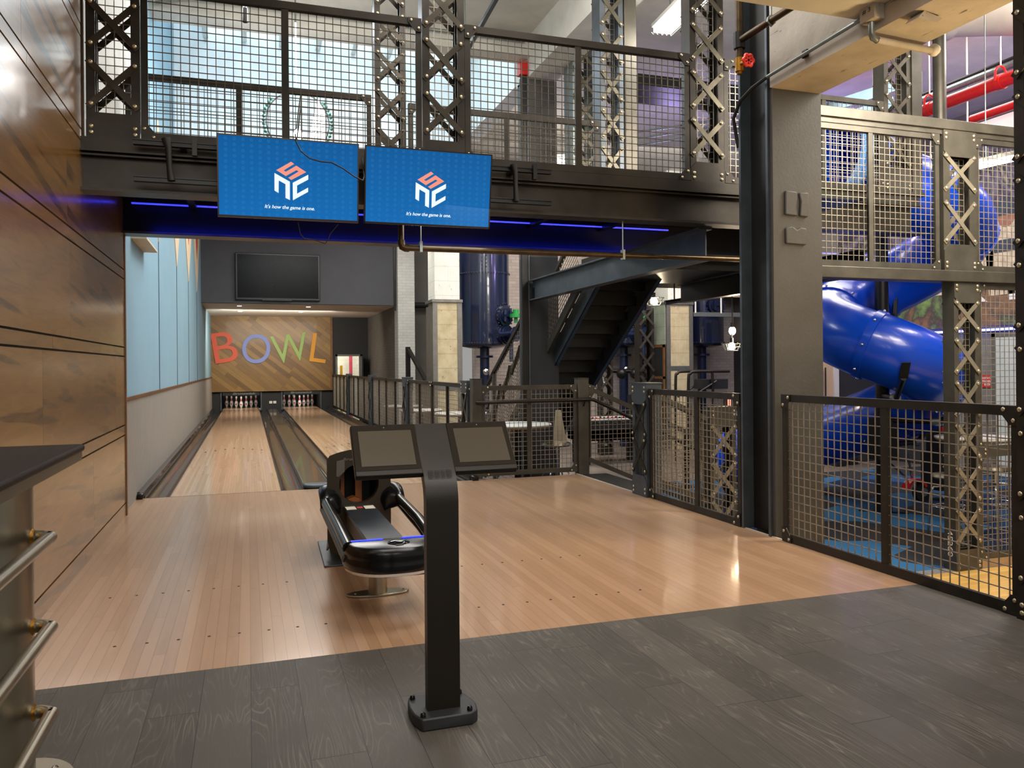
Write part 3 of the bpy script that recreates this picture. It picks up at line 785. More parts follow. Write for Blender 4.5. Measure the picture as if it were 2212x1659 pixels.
for (a, b), n_ in zip(segs, segn):
    L = b-a
    mu = [] if L < .6 else ([L/2] if L < 3 else [L/4, L/2, 3*L/4])
    railing('mesh_railing', 'wire mesh lane railing, %s' % n_, (2.55, a), (0,1), (1,0), L, .03, 1.07, gl, mull=mu, gus=('tl','tr'), steel='steel', rivets=(a < 12), gs=.08, s=.06)
railing('mesh_railing', 'wire mesh cross railing at the right end of the foul line', (2.535, 8.78), (1,0), (0,1), 1.19, .02, 1.06, 'railings round the approach', mull=[.585], steel='steel_olive', s=.055)
hr = thing('handrail', 'round steel handrail running along the cross railing and down the steps', 'handrail', (3.2, 8.70, .87))
MB().tube([(2.47,8.74,.872),(2.50,8.70,.872),(3.0,8.70,.876),(3.84,8.70,.882),(3.90,8.70,.878),(4.40,8.70,.645),(5.35,8.70,.20)], .021, 10).build('grip_tube', m['steel'], hr, smooth=40)
for x, z in ((3.79,.88),(2.6,.873),(4.6,.55)):
    MB().tube([(x,8.78,z-.07),(x,8.73,z-.075),(x,8.70,z-.02)], .009, 6).build('bracket', m['steel_black'], hr)
# steps down
st = thing('steps', 'checker plate steps going down from the approach', 'steps', (4.4, 8.0, -.7))
for i in range(4):
    x0 = 3.71 + .36*i; z = -.012 - .172*i
    mb = MB(); mb.box(x0, x0+.37, 7.36, 8.74, z-.03, z); mb.build('tread', m['plate'], st)
    MB().box(x0+.36, x0+.37, 7.36, 8.74, z-.172 if i < 3 else -.7, z-.03).build('riser', m['steel_black'], st)
def sloped(label, Y, x0, x1, zt0, slope, group):
    P, N = frame((x0, Y), (1,0), (0,1)); L = x1-x0; h = .86
    o = thing('stair_railing', label, 'railing', (x0+L/2, Y, zt0-h), group)
    za = lambda u: zt0 + slope*u
    for nm, dz in (('top_rail', 0), ('bottom_rail', -h)):
        MB().bar(P(0,.02,za(0)+dz-.025), P(L,.02,za(L)+dz-.025), .05, .05).build(nm, m['steel_olive'], o)
    for u in (0.02, L-.02): MB().lb(P, u-.02, u+.02, 0, .045, za(u)-h, za(u)).build('stile', m['steel'], o)
    mb = MB(); n = int(L/.057)
    for i in range(n+1):
        u = L*i/n; mb.lb(P, u-.0032, u+.0032, .02, .026, za(u)-h, za(u))
    z = za(L)-h
    while z < za(0):
        ua = max(0, (z+h-zt0)/slope if z+h < zt0 else 0); ua = 0 if z >= za(0)-h else ua
        ub = min(L, (z-zt0)/slope) if z < zt0 else 0
        u_lo = 0 if z >= zt0-h else (z-(zt0-h))/slope
        u_hi = L if z <= za(L) else (z-zt0)/slope
        if u_hi > u_lo + .03: mb.lb(P, u_lo, u_hi, .026, .032, z-.0032, z+.0032)
        z += .057
    mb.build('wire_mesh', m['wire'], o)
    for u in (.06,):
        pl = [(0,.02),(.12,-.02),(.12,-.06),(.04,-.17),(0,-.17)]
        MB().prism(pl, P(0,-.008,zt0), (1,0,0), (0,0,1), (0,.008,0)).build('gusset_plate', m['steel_olive'], o)
        for q in ((.03,-.02),(.10,-.045),(.03,-.14)): rivet(o, P(q[0], -.011, zt0+q[1]), N, .012)
    return o
sloped('sloping mesh railing on the far side of the down steps', 8.80, 3.865, 5.25, 1.05, -.43, 'railings of the down steps')
sloped('sloping mesh railing on the near side of the down steps', 7.20, 3.88, 4.52, 1.02, -.43, 'railings of the down steps')
lattice('newel_post', 'pale laced newel post at the foot of the down steps', (4.55, 7.20), (1,0), (0,1), .31, .14, -.7, .83, None, top=True, Xh=.30, per=.40, bh=.2, lace='lace_lit', steel='steel_olive', cap=True, cat='post')
# railing beside approach, right
lattice('railing_post', 'dark laced railing post between the steps and the black steel column', (3.66, 6.914), (0,1), (1,0), .30, .16, 0, 1.10, None, top=True, Xh=.30, per=.36, bh=.2, zs=.25, steel='steel_edge', lace='steel', cap=True, cat='post', mesh='wire')
railing('mesh_railing', 'wire mesh railing between laced post and black steel column', (3.68, 5.40), (0,1), (1,0), 1.50, .004, 1.055, 'railings round the approach', mull=[.66], steel='steel')
railing('mesh_railing', 'wire mesh railing right of the concrete column along the plank floor', (3.68, 3.005), (0,1), (1,0), 1.875, .004, 1.065, 'railings round the approach', mull=[.905], steel='steel', wire='wire', s=.061, r=.0027)
lattice('laced_column', 'tall dark laced steel column at the right edge of the view', (3.66, 2.67), (0,1), (1,0), .33, .30, 0, 4.6, None, steel='steel', lace='steel', Xh=.30, per=.42)
# near columns -------------------------------------------------------
hc = thing('steel_column', 'black H section steel column beside the grey concrete column', 'column', (3.78, 5.2, 0))
MB().box(3.68, 3.86, 5.02, 5.045, 0, 4.6).build('flange', m['steel_edge'], hc); MB().box(3.68, 3.86, 5.36, 5.385, 0, 4.6).build('flange', m['steel_edge'], hc)
MB().box(3.775, 3.79, 5.045, 5.36, 0, 4.6).build('web', m['steel_black'], hc)
mb = MB(); mb.box(3.70, 4.135, 4.985, 5.018, -.7, 3.33); mb.box(3.865, 4.13, 5.018, 5.45, -.7, 3.33)
cc = struct(mb.build('trim_7', m['conccol']), 'grey painted concrete column right of the black steel column', 'concrete column')
def patch(poly, y=4.985):
    b = MB(); b.prism(poly, (0, y-.018, 0), (1,0,0), (0,0,1), (0,.018,0)); b.build('cast_plate', m['conccol'], cc, bevel=.008)
patch([(3.795,2.395),(3.905,2.39),(3.89,2.46),(3.905,2.52),(3.90,2.57),(3.80,2.575)]); patch([(3.925,2.39),(4.0,2.385),(4.005,2.57),(3.92,2.565),(3.935,2.5)])
patch([(3.80,2.18),(3.98,2.175),(3.985,2.30),(3.93,2.305),(3.90,2.285),(3.86,2.31),(3.80,2.30)])
struct(box('ceiling', m['concbeam'], (3.68, 4.13, -1.5, 4.985, 3.33, 4.5)), 'pale concrete ceiling beam above the concrete column', 'ceiling beam')
struct(box('ceiling', m['ceilwhite'], (-1.03, 3.675, 3.15, 4.10, 3.465, 4.5)), 'cream concrete beam across the view at the top edge', 'ceiling beam')
struct(box('ceiling', m['ceilwhite'], (-1.03, 16, -3, 4.1, 4.5, 4.6)), 'low ceiling above the plank floor', 'ceiling')
struct(box('wall_front', m['ceilwhite'], (-1.03, 16, 4.1, 4.25, 4.4, 5.82)), 'white wall strip between the low and the high ceiling', 'wall')
# conduit + box on the beam
cd = thing('conduit', 'grey metal conduit along the pale concrete beam', 'conduit', (3.66, 4.4, 3.40))
MB().tube([(3.645,3.96,3.43),(3.645,4.5,3.415),(3.645,4.97,3.40)], .013, 8).build('conduit_run', m['galv'], cd, smooth=40)
MB().tube([(3.645,4.97,3.40),(3.645,5.15,3.38),(3.64,5.30,3.33),(3.645,5.40,3.22),(3.70,5.42,3.0)], .014, 8).build('cable_run', m['blackmat'], cd, smooth=40)
MB().tube([(3.64,-.5,3.50),(3.64,3.87,3.50)], .013, 8).build('conduit_run', m['galv'], cd, smooth=40)
MB().box(3.66,3.675,4.55,4.60,3.40,3.45).build('clamp', m['steel_black'], cd)
jb = thing('junction_box', 'painted junction box marked with pen on the concrete beam', 'junction box', (3.65, 3.93, 3.37))
box('enclosure', m['concbeam'], (3.60, 3.68, 3.865, 3.985, 3.375, 3.535), jb, bevel=.004)
text_on('handwriting', 'L R', m['line'], jb, (3.6, 3.965, 3.475), (0,-1,0), (0,0,1), .07, .03)
text_on('handwriting', '# 3', m['line'], jb, (3.6, 3.96, 3.42), (0,-1,0), (0,0,1), .065, .03)
fx = thing('flexible_conduit', 'short conduit and cream pipe below the junction box under the beam', 'pipe', (3.7, 3.93, 3.3))
MB().tube([(3.64,3.93,3.375),(3.645,3.935,3.31),(3.66,3.94,3.285),(3.69,3.94,3.275)], .02, 8).build('flex_elbow', m['galv'], fx, smooth=50)
MB().tube([(3.69,3.94,3.275),(4.16,3.98,3.28)], .022, 10).build('cream_pipe', m['concbeam'], fx, smooth=50)
MB().sphere((4.18,3.98,3.285), .04, 8, 6).build('putty_end', m['white'], fx, smooth=180)
tag(MB().prism([(0,0),(.16,.0),(.20,.03),(.05,.05)], (3.69,3.62,3.28), (1,.1,0), (0,0,1), (0,.10,0)).build('broken_bracket', m['concbeam']), 'broken wooden bracket remnant under the concrete beam', 'bracket')
# sprinkler pipe with valve
sp = thing('sprinkler_pipe', 'brown sprinkler pipe with red valve wheel beside the black steel column', 'pipe', (3.5, 5.1, 3.45))
MB().tube([(3.5,5.1,3.52),(3.5,5.1,4.6)], .028, 10).build('riser_pipe', m['pipe'], sp, smooth=40)
MB().tube([(3.5,5.07,3.70),(3.5,4.3,3.69),(3.5,2.2,3.68)], .026, 10).build('branch_pipe', m['pipe'], sp, smooth=40)
MB().cyl((3.5,5.1,3.64),(3.5,5.1,3.76),.042,12).build('tee_fitting', m['steel_black'], sp, smooth=40)
mb = MB(); mb.cyl((3.5,5.1,3.47),(3.5,5.1,3.57),.034,10); mb.cyl((3.5,5.1,3.52),(3.5,5.0,3.515),.018,10); mb.cyl((3.5,5.1,3.45),(3.5,5.1,3.48),.022,8); mb.build('valve_body', m['brass'], sp, smooth=40)
mb = MB(); mb.tube([(3.5+.042*cos(a)*(1+.12*cos(6*a)), 4.99, 3.515+.042*sin(a)*(1+.12*cos(6*a))) for a in [2*pi*i/36 for i in range(36)]], .010, 6, closed=True)
for i in range(3): mb.bar((3.5-.04*cos(i*pi/3),4.99,3.515-.04*sin(i*pi/3)), (3.5+.04*cos(i*pi/3),4.99,3.515+.04*sin(i*pi/3)), .012, .008, (0,1,0))
mb.build('valve_wheel', m['redvalve'], sp, smooth=60)
mb = MB(); mb.cyl((3.5,4.72,3.73),(3.5,4.72,4.45),.007,6); mb.tube([(3.5,4.72,3.73),(3.475,4.72,3.71),(3.470,4.72,3.685),(3.5,4.72,3.655),(3.530,4.72,3.685),(3.525,4.72,3.71),(3.5,4.72,3.73)], .008, 6); mb.build('hanger', m['galv'], sp)
vz = thing('ceiling_valve', 'brass drain valve with red knob hanging above the mezzanine mesh on the left', 'valve', (-.15, 5.4, 3.9))
MB().cyl((-.15,5.4,3.78),(-.15,5.4,3.86),.028,8,.034).build('valve_body', m['brass'], vz, smooth=40)
MB().cyl((-.15,5.4,3.86),(-.15,5.4,3.96),.045,10).build('red_knob', m['red'], vz)
MB().cyl((-.15,5.4,3.96),(-.15,5.4,5.8),.02,8).build('drop_pipe', m['pipe'], vz)

# ================================================================ MEZZANINE BRIDGE
Yf, Yb, ZD = 5.86, 7.65, 2.82
bb = thing('bridge_beam', 'dark steel front edge beam of the mezzanine bridge', 'beam', (1.7, Yf, 2.465))
XR = 4.6
mb = MB(); mb.box(-1.03, XR, Yf-.03, Yf+.10, 2.80, ZD); mb.box(-1.03, XR, Yf-.03, Yf-.015, 2.735, 2.80); mb.box(-1.03, XR, Yf-.055, Yf-.02, 2.722, 2.735); mb.build('edge_angle', m['steel'], bb)
mb = MB(); mb.box(-1.03, XR, Yf+.03, Yf+.045, 2.485, 2.80); mb.box(-1.03, XR, Yf-.03, Yf+.03, 2.70, 2.712); mb.build('web_plate', m['steel'], bb)
mb = MB(); mb.box(-1.03, XR, Yf-.05, Yf+.12, 2.465, 2.485); mb.build('lower_flange', m['steel'], bb)
b2 = thing('bridge_beam', 'blue lit rear beam under the mezzanine bridge', 'beam', (1.7, Yb, 2.47))
mb = MB(); mb.box(-1.03, 5.4, Yb+.04, Yb+.06, 2.49, 2.80); mb.build('web_plate', m['steel_black'], b2)
mb = MB(); mb.box(-1.03, 5.4, Yb-.05, Yb+.15, 2.47, 2.49); mb.build('lower_flange', m['steel_olive'], b2)
struct(box('floor', m['steel_black'], (-1.03, 5.4, Yf+.10, Yb+.2, 2.785, 2.818)), 'dark deck plate of the mezzanine bridge', 'bridge deck')
for i, x in enumerate((-.45, .35, 1.15, 1.95, 2.75, 3.55)):
    o = MB(); o.box(x-.03, x+.03, Yf+.05, Yb+.04, 2.70, 2.785)
    tag(o.build('deck_joist', m['steel_black']), 'dark cross joist under the bridge deck, number %s from the left wall' % ['one','two','three','four','five','six'][i], 'joist', 'cross joists under the bridge deck')
led = tag(MB().box(-.95, 4.3, Yb-.06, Yb-.045, 2.725, 2.738).build('light_strip', m['led']), 'blue light strip along the beam under the bridge', 'light strip')
# front lattice columns
lattice('laced_column', 'laced steel column on the bridge front next to the wooden wall', (-1.0, Yf), (1,0), (0,1), .325, .14, ZD, 5.8, 'laced columns on the bridge front', Xh=.272, per=.402, zs=3.045, mesh='wire', lace='lace_shade', rr=.015)
lattice('laced_column', 'laced steel column on the bridge front above the right lit screen', (1.256, Yf), (1,0), (0,1), .325, .14, ZD, 5.8, 'laced columns on the bridge front', Xh=.272, per=.402, zs=3.06, mesh='wire', lace='lace_shade', rr=.015)
lattice('laced_column', 'laced steel column on the bridge front near the black steel column', (3.536, Yf), (1,0), (0,1), .325, .14, ZD, 5.8, 'laced columns on the bridge front', Xh=.272, per=.402, zs=3.06, mesh='wire', lace='lace', rr=.015)
gb = 'mesh railings on the bridge front'
railing('mesh_railing', 'long mesh railing on the bridge front left of the middle laced column', (-.67, Yf), (1,0), (0,1), 1.92, ZD+.01, 3.89, gb, mull=[.937], s=.0565, wire='wire_dark')
railing('mesh_railing', 'long mesh railing on the bridge front right of the middle laced column', (1.585, Yf), (1,0), (0,1), 1.945, ZD+.01, 3.89, gb, mull=[.936], s=.0565, wire='wire_dark')
railing('mesh_railing', 'short mesh railing on the bridge front behind the black steel column', (3.866, Yf), (1,0), (0,1), .26, ZD+.01, 3.89, gb, s=.0565)
# rear columns and railings
gc = 'laced columns on the bridge rear'
lattice('laced_column', 'laced column on the bridge rear seen left of the middle front column', (1.175, Yb), (1,0), (0,1), .30, .12, ZD, 5.8, gc, Xh=.25, per=.37, zs=2.95, steel='steel', lace='lace_shade', rr=.014)
lattice('laced_column', 'laced column on the bridge rear with bright side plate, third bay', (3.54, Yb), (1,0), (0,1), .27, .20, ZD, 5.8, gc, Xh=.27, per=.40, zs=2.9, steel='steel_edge', lace='lace', mesh='wire')
sp_ = tag(MB().box(3.82, 3.96, Yb-.01, Yb+.12, ZD, 5.8).build('box_column', m['steel_olive']), 'smooth steel box column behind the third bay of the bridge', 'column')
lattice('laced_column', 'farther laced column seen through the mesh right of the red capped post', (4.05, 9.6), (1,0), (0,1), .34, .30, ZD, 5.6, gc, Xh=.30, per=.36, steel='galv', lace='lace')
gr = 'mesh railings on the bridge rear'
railing('mesh_railing', 'mesh railing on the bridge rear behind the left front panel', (-1.0, Yb), (1,0), (0,1), 2.14, ZD+.01, 3.89, gr, mull=[.94], gus=('tr',), wire='wire_dark', steel='steel')
railing('mesh_railing', 'mesh railing on the bridge rear behind the right front panel', (1.50, Yb), (1,0), (0,1), 2.02, ZD+.01, 3.85, gr, mull=[1.0], gus=('tl','tr'), wire='wire_dark', steel='steel')
# televisions on the bridge
def screen(name, label, x0, x1, zt, zb, yt, yb, yaw):
    o = thing('television', label, 'television', ((x0+x1)/2, (yt+yb)/2, (zt+zb)/2), 'lit blue screens under the bridge')
    W = x1-x0; H = sqrt((zt-zb)**2+(yt-yb)**2)
    c = wloc(o)
    def part(nm, mb, mat, **k):
        p = mb.build(nm, mat, None, org=(0,0,0), **k); p.parent = o; p.location = (0,0,0); return p
    hw, hh = W/2, H/2
    mb = MB(); mb.box(-hw, hw, 0, .035, -hh, hh); mb.box(-hw*.7, hw*.7,   .035, .10, -hh*.7, hh*.75); part('casing', mb, m['tvcase'])
    mb = MB(); b = .009
    mb.box(-hw, hw, -.006, 0, hh-b, hh); mb.box(-hw, hw, -.006, 0, -hh, -hh+b*1.6); mb.box(-hw, -hw+b, -.006, 0, -hh, hh); mb.box(hw-b, hw, -.006, 0, -hh, hh); part('bezel', mb, m['bezel'])
    mb = MB(); mb.box(-hw+b, hw-b, -.002, 0, -hh+b, hh-b); part('screen', mb, m['tvblue'])
    kx = W/1945; kz = H/1080; cx0, cy0 = 1030, 660
    def poly(pts, nm, mat):
        mb = MB(); q = [((x-cx0)*kx, -(y - 660 - (x-1030)*.0)*kz) for x, y in pts]
        mb.prism(q, (0,-.0035,0), (1,0,0), (0,0,1), (0,.0012,0)); part(nm, mb, mat)
    sh = lambda pts: [(x-(y-660)*.0, y-(x-1030)*.072) for x, y in pts]
    Sx = [(845,535),(1048,425),(1090,455),(945,540),(975,557),(1120,478),(1257,565),(1050,668),(1008,638),(1152,555),(1120,538),(975,615)]
    nx = [(820,572),(1030,690),(1030,935),(970,905),(970,722),(878,672),(875,838),(820,805)]
    cxx = [(1070,705),(1285,600),(1285,665),(1130,742),(1128,852),(1283,772),(1283,830),(1072,938)]
    poly(sh(Sx), 'emblem', m['logo_red']); poly(sh(nx), 'emblem', m['logo_white']); poly(sh(cxx), 'emblem', m['logo_white'])
    t = text_on('caption', "It's how the game is one.", m['logo_white'], None, (-345*kx, -.0022, -412*kz), (1,0,0), (0,0,1), 690*kx, None, .015, .25, .001)
    vs = [v.co + t.location for v in t.data.vertices]
    for v, q in zip(t.data.vertices, vs): v.co = q
    t.parent = o; t.location = (0,0,0)
    o.rotation_euler = (atan2(yb-yt, zt-zb), 0, yaw)
    return o
screen('television', 'left lit blue screen with cube logo hung on the bridge', -.182, .735, 2.822, 2.289, 5.52, 5.58, 0)
screen('television', 'right lit blue screen with cube logo hung on the bridge', .776, 1.69, 2.818, 2.294, 5.51, 5.60, 0)
def mount(label, x0, x1, xa):
    o = thing('screen_mount', label, 'wall mount', ((x0+x1)/2, 5.7, 2.5), 'screen mounts on the bridge')
    for z in (2.775, 2.535):
        mb = MB(); mb.box(x0, x1, 5.70, 5.735, z-.018, z+.018); mb.box(x0, x1, 5.69, 5.70, z+.01, z+.018); mb.box(x0, x1, 5.69, 5.70, z-.018, z-.01); mb.build('rail', m['steel_black'], o)
    for x in xa:
        MB().tube([(x,5.66,2.80),(x+.015,5.66,2.74),(x+.02,5.67,2.62),(x+.03,5.68,2.53)], [.028,.02,.018,.024], 8).build('arm', m['blackmat'], o, smooth=60)
        MB().box(x+.16, x+.19, 5.66, 5.70, 2.70, 2.82).build('clamp', m['steel_black'], o)
    for x in (x0+.3, x1-.3): MB().box(x-.02, x+.02, 5.735, Yf-.03, 2.755, 2.79).build('standoff', m['steel_black'], o)
    return o
mount('black screen mount with rails left of the left lit screen', -.70, .70, (-.50, .30)); mount('black screen mount with rails right of the right lit screen', .82, 2.22, (1.90, 1.2))
tag(MB().tube([(.31,5.47,2.84),(.315,5.47,2.79),(.345,5.465,2.73),(.40,5.46,2.685),(.47,5.46,2.668),(.545,5.465,2.668),(.62,5.47,2.635),(.70,5.475,2.585),(.755,5.49,2.565),(.768,5.52,2.60),(.765,5.6,2.75)], .005, 6).build('cable', m['blackmat'], None, smooth=60), 'thin black cable draped across the left lit screen', 'cable')
tag(MB().tube([(.33,5.60,2.28),(.345,5.60,2.20),(.37,5.60,2.17),(.45,5.6,2.16),(.51,5.60,2.14),(.53,5.6,2.17),(.545,5.60,2.21),(.60,5.6,2.28)], .004, 6).build('cable', m['blackmat'], None, smooth=60), 'thin dark cable looping below the left lit screen', 'cable')
# fire pipe under the bridge
fp = thing('fire_pipe', 'brown pipe hung under the bridge behind the right lit screen', 'pipe', (2.5, 5.9, 2.17))
MB().tube([(1.092,5.9,2.465),(1.092,5.9,2.21),(1.10,5.9,2.185),(1.125,5.9,2.175),(4.1,5.9,2.19)], .021, 10).build('pipe_run', m['pipe'], fp, smooth=40)
MB().tube([(1.092,5.9,2.235),(1.092,5.9,2.21),(1.10,5.9,2.185),(1.125,5.9,2.175),(1.15,5.9,2.175)], .028, 10).build('elbow', m['pipe'], fp, smooth=40)
for x in (1.24, 2.92):
    mb = MB(); mb.cyl((x,5.9,2.2),(x,5.9,2.465),.006,6); mb.box(x-.010,x+.010,5.877,5.923,2.15,2.23); mb.build('hanger', m['galv'], fp)
# ceilings of the high zone -------------------------------------------------------
struct(box('ceiling', m['ceilwhite'], (-1.25, 16, 4.1, 10.4, 5.82, 6.0)), 'white concrete ceiling high above the bridge', 'ceiling')
struct(box('ceiling', m['ceilwhite'], (3.7, 16, 10.4, 18.8, 5.82, 6.0)), 'white ceiling above the navy tanks', 'ceiling')
struct(box('ceiling', m['ceilwhite'], (-1.07, 3.7, 10.25, 10.55, 5.52, 7.6)), 'white beam at the front edge of the skylight well', 'ceiling beam')
struct(box('ceiling', m['ceilwhite'], (3.70, 4.13, 5.45, 10.85, 5.27, 5.82)), 'white concrete beam running to the far grey column', 'ceiling beam')
struct(box('ceiling', m['wellwhite'], (3.68, 3.95, 10.85, 13.7, 5.3, 7.6)), 'white side beam of the skylight well', 'ceiling beam')
struct(box('wall_back', m['wellwhite'], (-1.07, 3.68, 13.55, 13.7, 4.95, 7.6)), 'bright white back wall of the skylight well', 'wall')
struct(box('ceiling', m['ceilwhite'], (-1.07, 3.68, 13.7, 20.75, 4.98, 5.1)), 'white ceiling above the lanes behind the skylight', 'ceiling')
wn = thing('window_1', 'bright skylight glazing above the lanes', 'window', (1.3, 12, 7.45), None, 'structure')
box('glazing', m['skyglass'], (-1.07, 3.68, 10.55, 13.55, 7.5, 7.52), wn)
for i in range(8):
    x = -.6 + i*.58
    mb = MB(); mb.prism([(10.56,7.48),(13.54,7.48),(13.54,6.55),(13.3,6.55),(11.0,7.2),(10.56,7.2)], (x-.04,0,0), (0,1,0), (0,0,1), (.08,0,0)); mb.build('glazing_rib', m['wellwhite'], wn)
tag(MB().tube([(-1.0,10.2,5.60),(-.6,10.2,5.70),(3.6,10.2,5.70)], .02, 8).build('conduit', m['galv'], None, smooth=40), 'thin conduit along the white beam below the skylight', 'conduit')
for i, (x, y, z0, z1, lab) in enumerate([(.0, 9.0, 5.0, 5.82, 'short steel drop rod hanging from the ceiling above the left bridge mesh')]):
    o = thing('drop_rod', lab, 'rod', (x, y, z0)); MB().cyl((x,y,z0),(x,y,z1),.02,8).build('rod', m['galv'], o); MB().cyl((x,y,z0),(x,y,z0+.15),.028,8).build('end_sleeve', m['steel'], o)
dg = thing('ceiling_pipe', 'dark pipe hung diagonally below the high ceiling right of the middle column', 'pipe', (2.5, 8.2, 5.2))
MB().tube([(2.42,6.2,5.15),(2.60,9.9,5.15)], .03, 8).build('pipe_run', m['steel_edge'], dg, smooth=40)
MB().cyl((2.55,9.4,5.15),(2.55,9.4,5.82),.006,6).build('hanger', m['galv'], dg)
MB().cyl((2.6,9.9,5.13),(2.6,9.9,5.4),.03,8).build('drop_fitting', m['blackmat'], dg)
# chandelier
ch = thing('pendant_lamp', 'round pendant lamp with glass beads and bright bulbs above the lanes', 'lamp', (.6, 10, 4.1))
mb = MB(); mb.tube([(.6+.37*cos(a), 10+.12*sin(a)*0, 4.27+.37*sin(a)) for a in [2*pi*i/40 for i in range(40)]], .008, 6, closed=True); mb.tube([(.6+.04*cos(a), 10+.37*sin(a), 4.27+.37*cos(a)*1) for a in [2*pi*i/40 for i in range(40)]], .008, 6, closed=True); mb.build('ring_frame', m['blackmat'], ch, smooth=60)
GB = M('green glass bead', '2a5f55', .1, 0, .1, 9)
for s_ in (-1, 1):
    for i in range(13):
        a = radians(-40 + 80*i/12); MB().sphere((.6+s_*.40*cos(a), 10, 4.27+.40*sin(a)), .022, 8, 6).build('glass_bead', GB, ch, smooth=180)
MB().tube([(.58,10,4.6),(.58,10,7.3)], .012, 6).build('chain', m['galv'], ch)
MB().sphere((.60,10,4.12), .055, 10, 8, (1,1,1.3)).build('bulb', m['whitebulb'], ch, smooth=180)
mb = MB(); mb.prism([(.10,-.30),(.33,-.30),(.33,.12),(.24,.30)], (.6,9.99,4.27), (1,0,0), (0,0,1), (0,.02,0)); mb.build('glass_shade', EM('lit lamp glass', (.95,.98,1.0), 2.2), ch)
# far column (second concrete column, with steel strip)
struct(box('trim_8', m['conccol'], (3.70, 4.14, 10.40, 10.80, 2.8, 5.3)), 'grey concrete column behind the bridge', 'concrete column')
struct(box('trim_8', m['darkwall'], (3.70, 4.14, 10.40, 10.80, -.7, 2.8)), 'dark lower part of the concrete column beside the up staircase', 'concrete column')
rc = thing('steel_post', 'black steel post with red cap beside the far grey column', 'post', (3.66, 10.45, -.7))
mb = MB(); mb.box(3.60,3.695,10.38,10.40,-.7,5.3); mb.box(3.64,3.655,10.40,10.55,-.7,5.3); mb.build('shaft', m['steel_black'], rc)
MB().box(3.688,3.70,10.36,10.40,-.7,5.3).build('edge_strip', m['steel_edge'], rc)
MB().box(3.58,3.74,10.33,10.47,5.3,5.48).build('red_cap', m['red'], rc)
# fluorescent fixtures
def fluor(label, a, b, w, group='fluorescent lights', guard=True):
    a = Vector(a); b = Vector(b); o = thing('fluorescent_light', label, 'ceiling light', (a+b)/2, group)
    d = (b-a).normalized(); s_ = d.cross(Zv)*w/2
    MB().bar(a+Zv*.06, b+Zv*.06, w, .04).build('housing', m['white'], o)
    MB().bar(a+Zv*.01, b+Zv*.01, w*.8, .05).build('diffuser', m['fluor'], o)
    for q in (.15, .85): MB().cyl(a+(b-a)*q+Zv*.08, Vector(((a+(b-a)*q).x, (a+(b-a)*q).y, 5.82)), .006, 6).build('hanger', m['galv'], o)
    if guard:
        mb = MB()
        for k in range(-2, 3): mb.tube([a+d*.0+s_*k*.45-Zv*.0-d*.03, a+s_*k*.4-Zv*.035, b+s_*k*.4-Zv*.035, b+d*.03+s_*k*.45], .004, 4)
        mb.build('wire_guard', m['white'], o)
    return o
fluor('caged fluorescent light on the high ceiling left of the black steel column', (4.42,7.9,5.0), (4.30,6.5,5.0), .26)
fluor('bright fluorescent tube light on the right beside the mural', (7.47,6.55,3.38), (7.57,5.98,3.38), .09, guard=False)
fluor('distant fluorescent light seen through the right bridge mesh', (5.1,13.0,4.9), (5.7,14.4,4.9), .5, guard=False)
# ================================================================ LOWER LEVEL, behind the railings
def crom(pts, n=8):
    P = [Vector(p) for p in pts]; P = [P[0]*2-P[1]] + P + [P[-1]*2-P[-2]]; out = []
    for i in range(1, len(P)-2):
        for k in range(n):
            t = k/n; a, b, c, d = P[i-1], P[i], P[i+1], P[i+2]
            out.append(.5*((2*b) + (c-a)*t + (2*a-5*b+4*c-d)*t*t + (3*b-a-3*c+d)*t**3))
    out.append(P[-2]); return out
# up staircase --------------------------------------------------------
us = thing('staircase', 'dark steel staircase rising to the bridge, seen from below', 'staircase', (4.7, 11.5, -.7))
z_at = lambda y, off=0: 2.27 - .68*(y-8.95) + off
for x, lab in ((4.08, 0), (4.90, 1)):
    mb = MB(); y0, y1 = 8.8, 13.35
    for dx0, dx1, dz0, dz1 in ((-.006, .006, 0, .30), (-.05 if lab else -.006, .006 if lab else .05, 0, .012), (-.05 if lab else -.006, .006 if lab else .05, .288, .30)):
        mb.hexa([(x+dx0,y0,z_at(y0,dz0)),(x+dx1,y0,z_at(y0,dz0)),(x+dx1,y1,z_at(y1,dz0)),(x+dx0,y1,z_at(y1,dz0)),(x+dx0,y0,z_at(y0,dz1)),(x+dx1,y0,z_at(y0,dz1)),(x+dx1,y1,z_at(y1,dz1)),(x+dx0,y1,z_at(y1,dz1))])
    mb.build('stringer', m['paleblue'] if False else m['steel_edge'], us)  # lighter steel stands in for light caught on the stringer edges
for i in range(17):
    y = 9.0 + .26*i; z = z_at(y, .22)
    mb = MB(); mb.box(4.09, 4.89, y-.02, y+.265, z-.03, z-.0); mb.box(4.09, 4.89, y-.02, y-.005, z-.0, z+.177)
    mb.build('step', m['steel_black'], us)
mb = MB(); mb.bar((3.98,9.3,z_at(9.3,1.05)),(3.98,13.6,z_at(13.6,1.05)),.05,.05); mb.bar((3.98,9.3,z_at(9.3,.25)),(3.98,13.6,z_at(13.6,.25)),.04,.12)
mb.build('side_rail', m['steel_olive'], us)
P_, _ = frame((3.98, 9.3), (0,1), (1,0))
mb = MB()
for i in range(60):
    y = 9.3+.07*i; mb.box(3.977,3.983,y-.003,y+.003,z_at(y,.3),z_at(y,1.0))
for i in range(12):
    mb.bar((3.98,9.3,z_at(9.3,.3+.06*i)),(3.98,13.4,z_at(13.4,.3+.06*i)),.006,.006)
mb.build('wire_mesh', m['wire'], us)
MB().tube([(5.28,11.4,1.1),(5.27,11.35,1.02),(5.26,11.3,1.0)], .012, 6).build('clip', m['galv'], us)
struct(box('floor', m['steel_black'], (4.0, 5.45, Yb+.2, 9.25, 2.35, 2.62)), 'dark landing slab between bridge and up staircase', 'landing')
